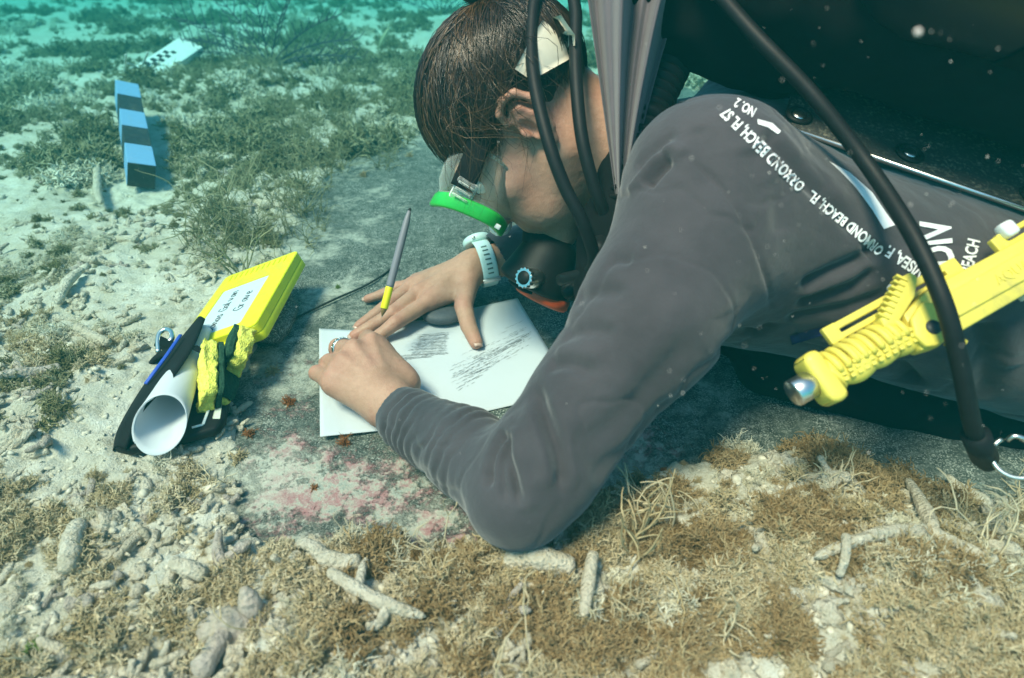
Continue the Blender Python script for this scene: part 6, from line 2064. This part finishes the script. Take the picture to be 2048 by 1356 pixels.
d_olive = lambda px, py, P: np.maximum(blob(px, py, [(440, 330, 160, 110, .9), (400, 210, 260, 90, .9), (150, 300, 140, 90, .7), (80, 800, 110, 60, .5), (640, 180, 200, 80, .8), (480, 420, 120, 60, .5), (800, 160, 100, 120, .7)]), 0.35 * patch(P, 6, 203, 0.05, 0.3) * (py < 700))
A_ = [('brown', 5400, d_brown, 0.0, (-0.15, 0.30), 1.6, 'brown tufted algae heaped along the near side of the slab'),
      ('tan', 5400, d_tan, 0.0, (-0.15, 0.30), 1.6, 'tan branching algae turf over the near rubble'),
      ('pale', 8000, d_pale, 0.0, (-0.45, 0.30), 2.0, 'silt-covered pale algae fuzz over the left of the seabed'),
      ('olive', 3200, d_olive, 0.0, (-0.10, 0.35), 2.6, 'olive green algae clumps around the scale bar'),
      ('mat', 12000, lambda px, py, P: np.where(P[:, 1] > 1.3, 1, 0.0) * (0.45 + 0.55 * patch(P, 1.8, 204, -0.15, 0.2)), 0.0, (-0.35, 0.35), 12, 'dark olive algae mats spreading away over the distant seabed'),
      ('mat_pale', 3600, lambda px, py, P: np.where(P[:, 1] > 1.2, 1, 0.0) * (0.2 + patch(P, 2.2, 205, -0.1, 0.3)), 0.0, (-0.4, 0.35), 12, 'pale silted algae mats on the distant seabed')]
for k, (c, n, dn, os_, (mu, sg), ym, lb) in enumerate(A_):
    cl_ = (lambda dn_, k_: (lambda px, py, P: dn_(px, py, P) * (0.07 + 0.93 * patch(P, 34 if k_ < 4 else 6, 300 + k_, 0.0, 0.28))))(dn, k)
    pts = scatter(n, dens=cl_, ymax=ym, on_slab=os_)
    hgt_ = 0.62 + 0.75 * patch(pts, 34 if k < 4 else 6, 300 + k, 0.05, 0.40)
    gn_scatter(c + '_algae', c, pts, np.clip(gr.lognormal(mu, sg, len(pts)) * hgt_, 0.3, 1.45 if k < 4 else 1.25), lb, 'algae', 0.40, k)
d_w = lambda px, py, P: blob(px, py, [(580, 380, 70, 90, 1), (650, 260, 130, 90, .9), (760, 190, 90, 90, .8), (800, 260, 60, 50, .8), (600, 480, 60, 40, .6), (520, 200, 140, 80, .6), (700, 340, 40, 30, .6), (480, 470, 70, 60, .5)])
pts = scatter(260, dens=d_w, ymax=2.4, on_slab=0.25)
gn_scatter('wispy_algae', 'wisp', pts, gr.lognormal(0.0, 0.25, len(pts)), 'thin upright wisps of algae along the slab\'s upper left edge', 'algae', 0.2, 31)
d_wt = lambda px, py, P: blob(px, py, [(1600, 980, 150, 60, 1), (1280, 1030, 100, 60, .8), (700, 1080, 150, 40, .8), (1900, 1080, 120, 80, .7), (1050, 1250, 300, 90, .5), (450, 1000, 80, 70, .5)])
pts = scatter(30, dens=d_wt, ymax=1.2, on_slab=0.05)
gn_scatter('tangled_algae', 'wisp_tan', pts, gr.lognormal(-0.1, 0.25, len(pts)), 'tangled tan algae threads over the foreground heap', 'algae', 0.5, 32)

# tufts one can point at
def single(coll, k, px, py, s, name, label, z=None, tilt=(0, 0)):
    p = G(px, py); zz = gz(p[0], p[1]) if z is None else z
    me = list(TUFTS[coll].objects)[k].data
    o = bpy.data.objects.new(name, me); COL.objects.link(o)
    o.location = (p[0], p[1], zz); o.scale = (s, s, s); o.rotation_euler = (tilt[0], tilt[1], gr.uniform(0, 6))
    return tag(o, label, 'algae')
single('rust', 0, 578, 805, 0.8, 'rust_tuft', 'rust-red algae tuft on the stone left of the paper')
single('rust', 1, 500, 868, 0.8, 'rust_tuft', 'rust-red algae tuft at the right corner of the pouch')
single('rust', 2, 690, 886, 0.7, 'rust_tuft', 'tiny orange algae sprig just below the near edge of the paper')
single('rust', 3, 628, 975, 0.55, 'rust_tuft', 'dark rust algae patch among the pink crusts')
single('brown', 0, 545, 745, 0.9, 'brown_tuft', 'small brown-green algae tuft on the stone between pouch and paper')
single('brown', 2, 728, 352, 0.9, 'brown_tuft', 'brown algae sprig alone on the dark upper slab')
single('tan', 2, 820, 312, 0.8, 'tan_tuft', 'rusty tan algae tuft on the slab left of the hair')
single('wisp', 2, 655, 378, 0.6, 'upright_sprig', 'short upright algae sprig on the upper slab')
single('green', 0, 676, 575, 0.45, 'green_tuft', 'bright green algae sprig beside the black cord')
single('green', 1, 95, 1325, 1.0, 'green_tuft', 'dark green leafy algae clump at the bottom left corner')
single('green', 2, 325, 1245, 0.6, 'green_tuft', 'yellow-green algae blob at bottom left')
single('green', 3, 1540, 1330, 0.7, 'green_tuft', 'yellow-green algae blob at bottom right of centre')
single('rust', 1, 1322, 962, 0.45, 'orange_tuft', 'orange algae tuft on the sand right of the near arm')
single('brown', 3, 770, 580, 0.5, 'brown_tuft', 'small brown algae tuft by the far little finger')
single('rust', 0, 1100, 1290, 0.9, 'rust_tuft', 'rust-brown algae clump at bottom centre')

# sea plumes: feathery soft corals
def plume(px, py, H, spread, nb, label, seed):
    root = empty('sea_plume', G(px, py), label, 'soft coral')
    q = np.random.default_rng(seed); p0 = G(px, py); p0[2] = gz(p0[0], p0[1])
    for b in range(nb):
        a = -1 + 2 * b / (nb - 1)
        d = nrm([a * spread, q.normal(0, 0.25), 1.0 - 0.45 * abs(a) + 0.1 * q.random()])
        P = [p0 + np.array([a * 0.02, 0, 0])]
        for k in range(10):
            d = nrm(d + np.array([a * 0.06, 0, -0.05])); P.append(P[-1] + d * H / 10)
        P = np.array(P); mb = MB()
        V, F = tube(P, np.linspace(0.0032, 0.0014, 11), 5); mb.add(V, F)
        for k in range(2, 11):
            for s in (-1, 1):
                dd = nrm(nrm(P[k] - P[k - 1]) * 0.7 + s * np.array([0.7, 0.15, 0.3]) * 0.8)
                V, F = tube(catmull([P[k], P[k] + dd * H * 0.10, P[k] + (dd + np.array([0, 0, 0.35])) * H * 0.18], 5), [0.0018, 0.0017, 0.0016, 0.0014, 0.0010], 4); mb.add(V, F)
        o = mb.build('frond', M['sea_plume'], root); o['kind'] = 'stuff'
plume(545, 158, 0.30, 1.9, 11, 'dark purple feathery sea plume behind the algae bank', 1)
plume(880, 40, 0.40, 0.9, 8, 'dark feathery soft coral at the top edge left of the hair', 2)

# fish
def fish(px, py, d, L, tx, label, stripe=True):
    c = W(px, py, d); f = nrm(np.array(tx, float)); root = empty('fish', c, label, 'fish')
    B = basis(np.cross(f, zup), f)      # rows: forward, up-ish, side
    upv = nrm(np.cross(np.cross(f, zup), f)); sd3 = np.cross(f, upv)
    xs = np.linspace(-0.5, 0.5, 16)
    hgt = np.interp(xs, [-0.5, -0.42, -0.25, 0.05, 0.3, 0.44, 0.5], [.028, .03, .07, .105, .095, .05, .012]) * L
    V = []; seg = 12
    for x, h in zip(xs, hgt):
        for k in range(seg):
            a = 2 * math.pi * k / seg; V.append(c + f * x * L + upv * h * math.cos(a) + sd3 * h * 0.5 * math.sin(a))
    F = [(i * seg + j, i * seg + (j + 1) % seg, (i + 1) * seg + (j + 1) % seg, (i + 1) * seg + j) for i in range(15) for j in range(seg)] + [tuple(range(seg))[::-1], tuple(range(15 * seg, 16 * seg))]
    part('body', V, F, M['fish'], root)
    def fin(poly, nm_):
        P = np.array([c + f * x * L + upv * y * L for x, y in poly]); n = len(P)
        part(nm_, np.vstack([P - sd3 * 0.004 * L, P + sd3 * 0.004 * L]), [tuple(range(n)), tuple(range(2 * n - 1, n - 1, -1))] + [(i, (i + 1) % n, (i + 1) % n + n, i + n) for i in range(n)], M['fish'], root, smooth=False)
    fin([(-0.47, 0.02), (-0.66, 0.11), (-0.60, 0.0), (-0.66, -0.11), (-0.47, -0.02)], 'tail_fin')
    fin([(0.2, 0.09), (0.05, 0.15), (-0.25, 0.12), (-0.3, 0.05), (0.0, 0.08)], 'dorsal_fin')
    fin([(-0.05, -0.09), (-0.2, -0.13), (-0.3, -0.05)], 'anal_fin')
    if stripe:
        for yy, rr4 in ((0.045, 0.020), (0.005, 0.018)):
            P = [c + f * x * L + upv * (yy * L * (1 - 0.6 * abs(x))) - sd3 * np.interp(x, xs, hgt) * 0.5 * math.sqrt(max(0, 1 - (yy * L * (1 - .6 * abs(x)) / np.interp(x, xs, hgt)) ** 2)) for x in np.linspace(-0.44, 0.44, 14)]
            Vt, Ft = tube(P, [rr4 * L * 0.6] * 14, 6, True, 0.35, up=sd3); part('stripe', Vt, Ft, M['fish_dark'], root)
    for s in (-1, 1):
        Vt, Ft = lathe([(0.018 * L, -0.004 * L), (0.016 * L, 0.008 * L), (0.001, 0.011 * L)], c + f * 0.40 * L + upv * 0.015 * L + sd3 * s * 0.026 * L, basis(sd3 * s, f), 12); part('eye', Vt, Ft, M['fish_dark'], root)
fish(500, 96, 2.15, 0.105, (-1, 0.1, 0.05), 'striped yellowish fish facing left above the algae bank')
fish(768, 75, 2.4, 0.085, (0.55, 0.3, 0.75), 'slender pale fish tilted head-up near the top centre')
fish(722, 118, 2.2, 0.060, (0.8, 0.4, -0.45), 'small dark slender fish low over the seabed near the hair')
fish(500, 14, 3.6, 0.09, (-1, 0.1, -0.2), 'faint slim fish at the very top left of centre')

# drifting silt specks in the water
q = np.random.default_rng(8)
bm = bmesh.new(); bmesh.ops.create_icosphere(bm, subdivisions=1, radius=1.0)
ICV = np.array([v.co[:] for v in bm.verts]); ICF = np.array([[v.index for v in f.verts] for f in bm.faces]); bm.free()
pts = []; sc_ = []
for k in range(240):
    px = q.uniform(-50, 2100); py = q.uniform(-50, 1400)
    if k < 110: px = q.uniform(1280, 2048); py = q.uniform(0, 960)
    gd_ = 0.47 / max(0.05, 0.574 - 0.819 * (678 - py) / FPX)
    lim = min(gd_, 1.2) if k >= 110 else 0.44
    d = q.uniform(0.25, max(0.27, lim * 0.95)); pts.append(W(px, py, d)); sc_.append(q.lognormal(-8.45, 0.4))
# bubbles clinging to the hair
for k in range(170):
    d_ = nrm([-abs(q.normal(0.7, 0.3)), q.normal(0.1, 0.55), abs(q.normal(0.55, 0.4))]); pts.append(hl(*(HEL_C + d_ * HEL_R * 1.03))); sc_.append(q.lognormal(-7.95, 0.4))
pts.append(W(1836, 64, 0.20)); sc_.append(0.0012)
Vs = (np.array(pts)[:, None] + np.array(sc_)[:, None, None] * ICV[None]).reshape(-1, 3)
Fs = (np.arange(len(pts))[:, None, None] * len(ICV) + ICF[None]).reshape(-1, 3)
o = part('silt_specks', Vs, Fs, M['speck'], origin=(0, 0, 0)); tag(o, 'tiny pale silt specks drifting in the water', 'specks', kind='stuff')

# ------------------------------------------------------------ the water itself: even, tinted haze
hz = bpy.data.meshes.new('haze')
V_, F_ = bevel_box((0, 23.0, -0.06), np.eye(3), (100, 26.0, 0.94), 0)
haze = part('haze', V_, F_, None, smooth=False, origin=(0, 21, 0))
hm = bpy.data.materials.new('sea_water_haze'); hm.use_nodes = True
hm.node_tree.nodes.clear()
ho = hm.node_tree.nodes.new('ShaderNodeOutputMaterial'); pv = hm.node_tree.nodes.new('ShaderNodeVolumePrincipled')
pv.inputs['Color'].default_value = (0.003, 0.062, 0.060, 1)
pv.inputs['Absorption Color'].default_value = (0.05, 0.64, 0.64, 1)
pv.inputs['Density'].default_value = 0.66
pv.inputs['Anisotropy'].default_value = 0.0
hm.node_tree.links.new(pv.outputs[0], ho.inputs['Volume'])
haze.data.materials.append(hm)
tag(haze, 'greenish blue sea water haze filling the scene', 'haze', kind='stuff')
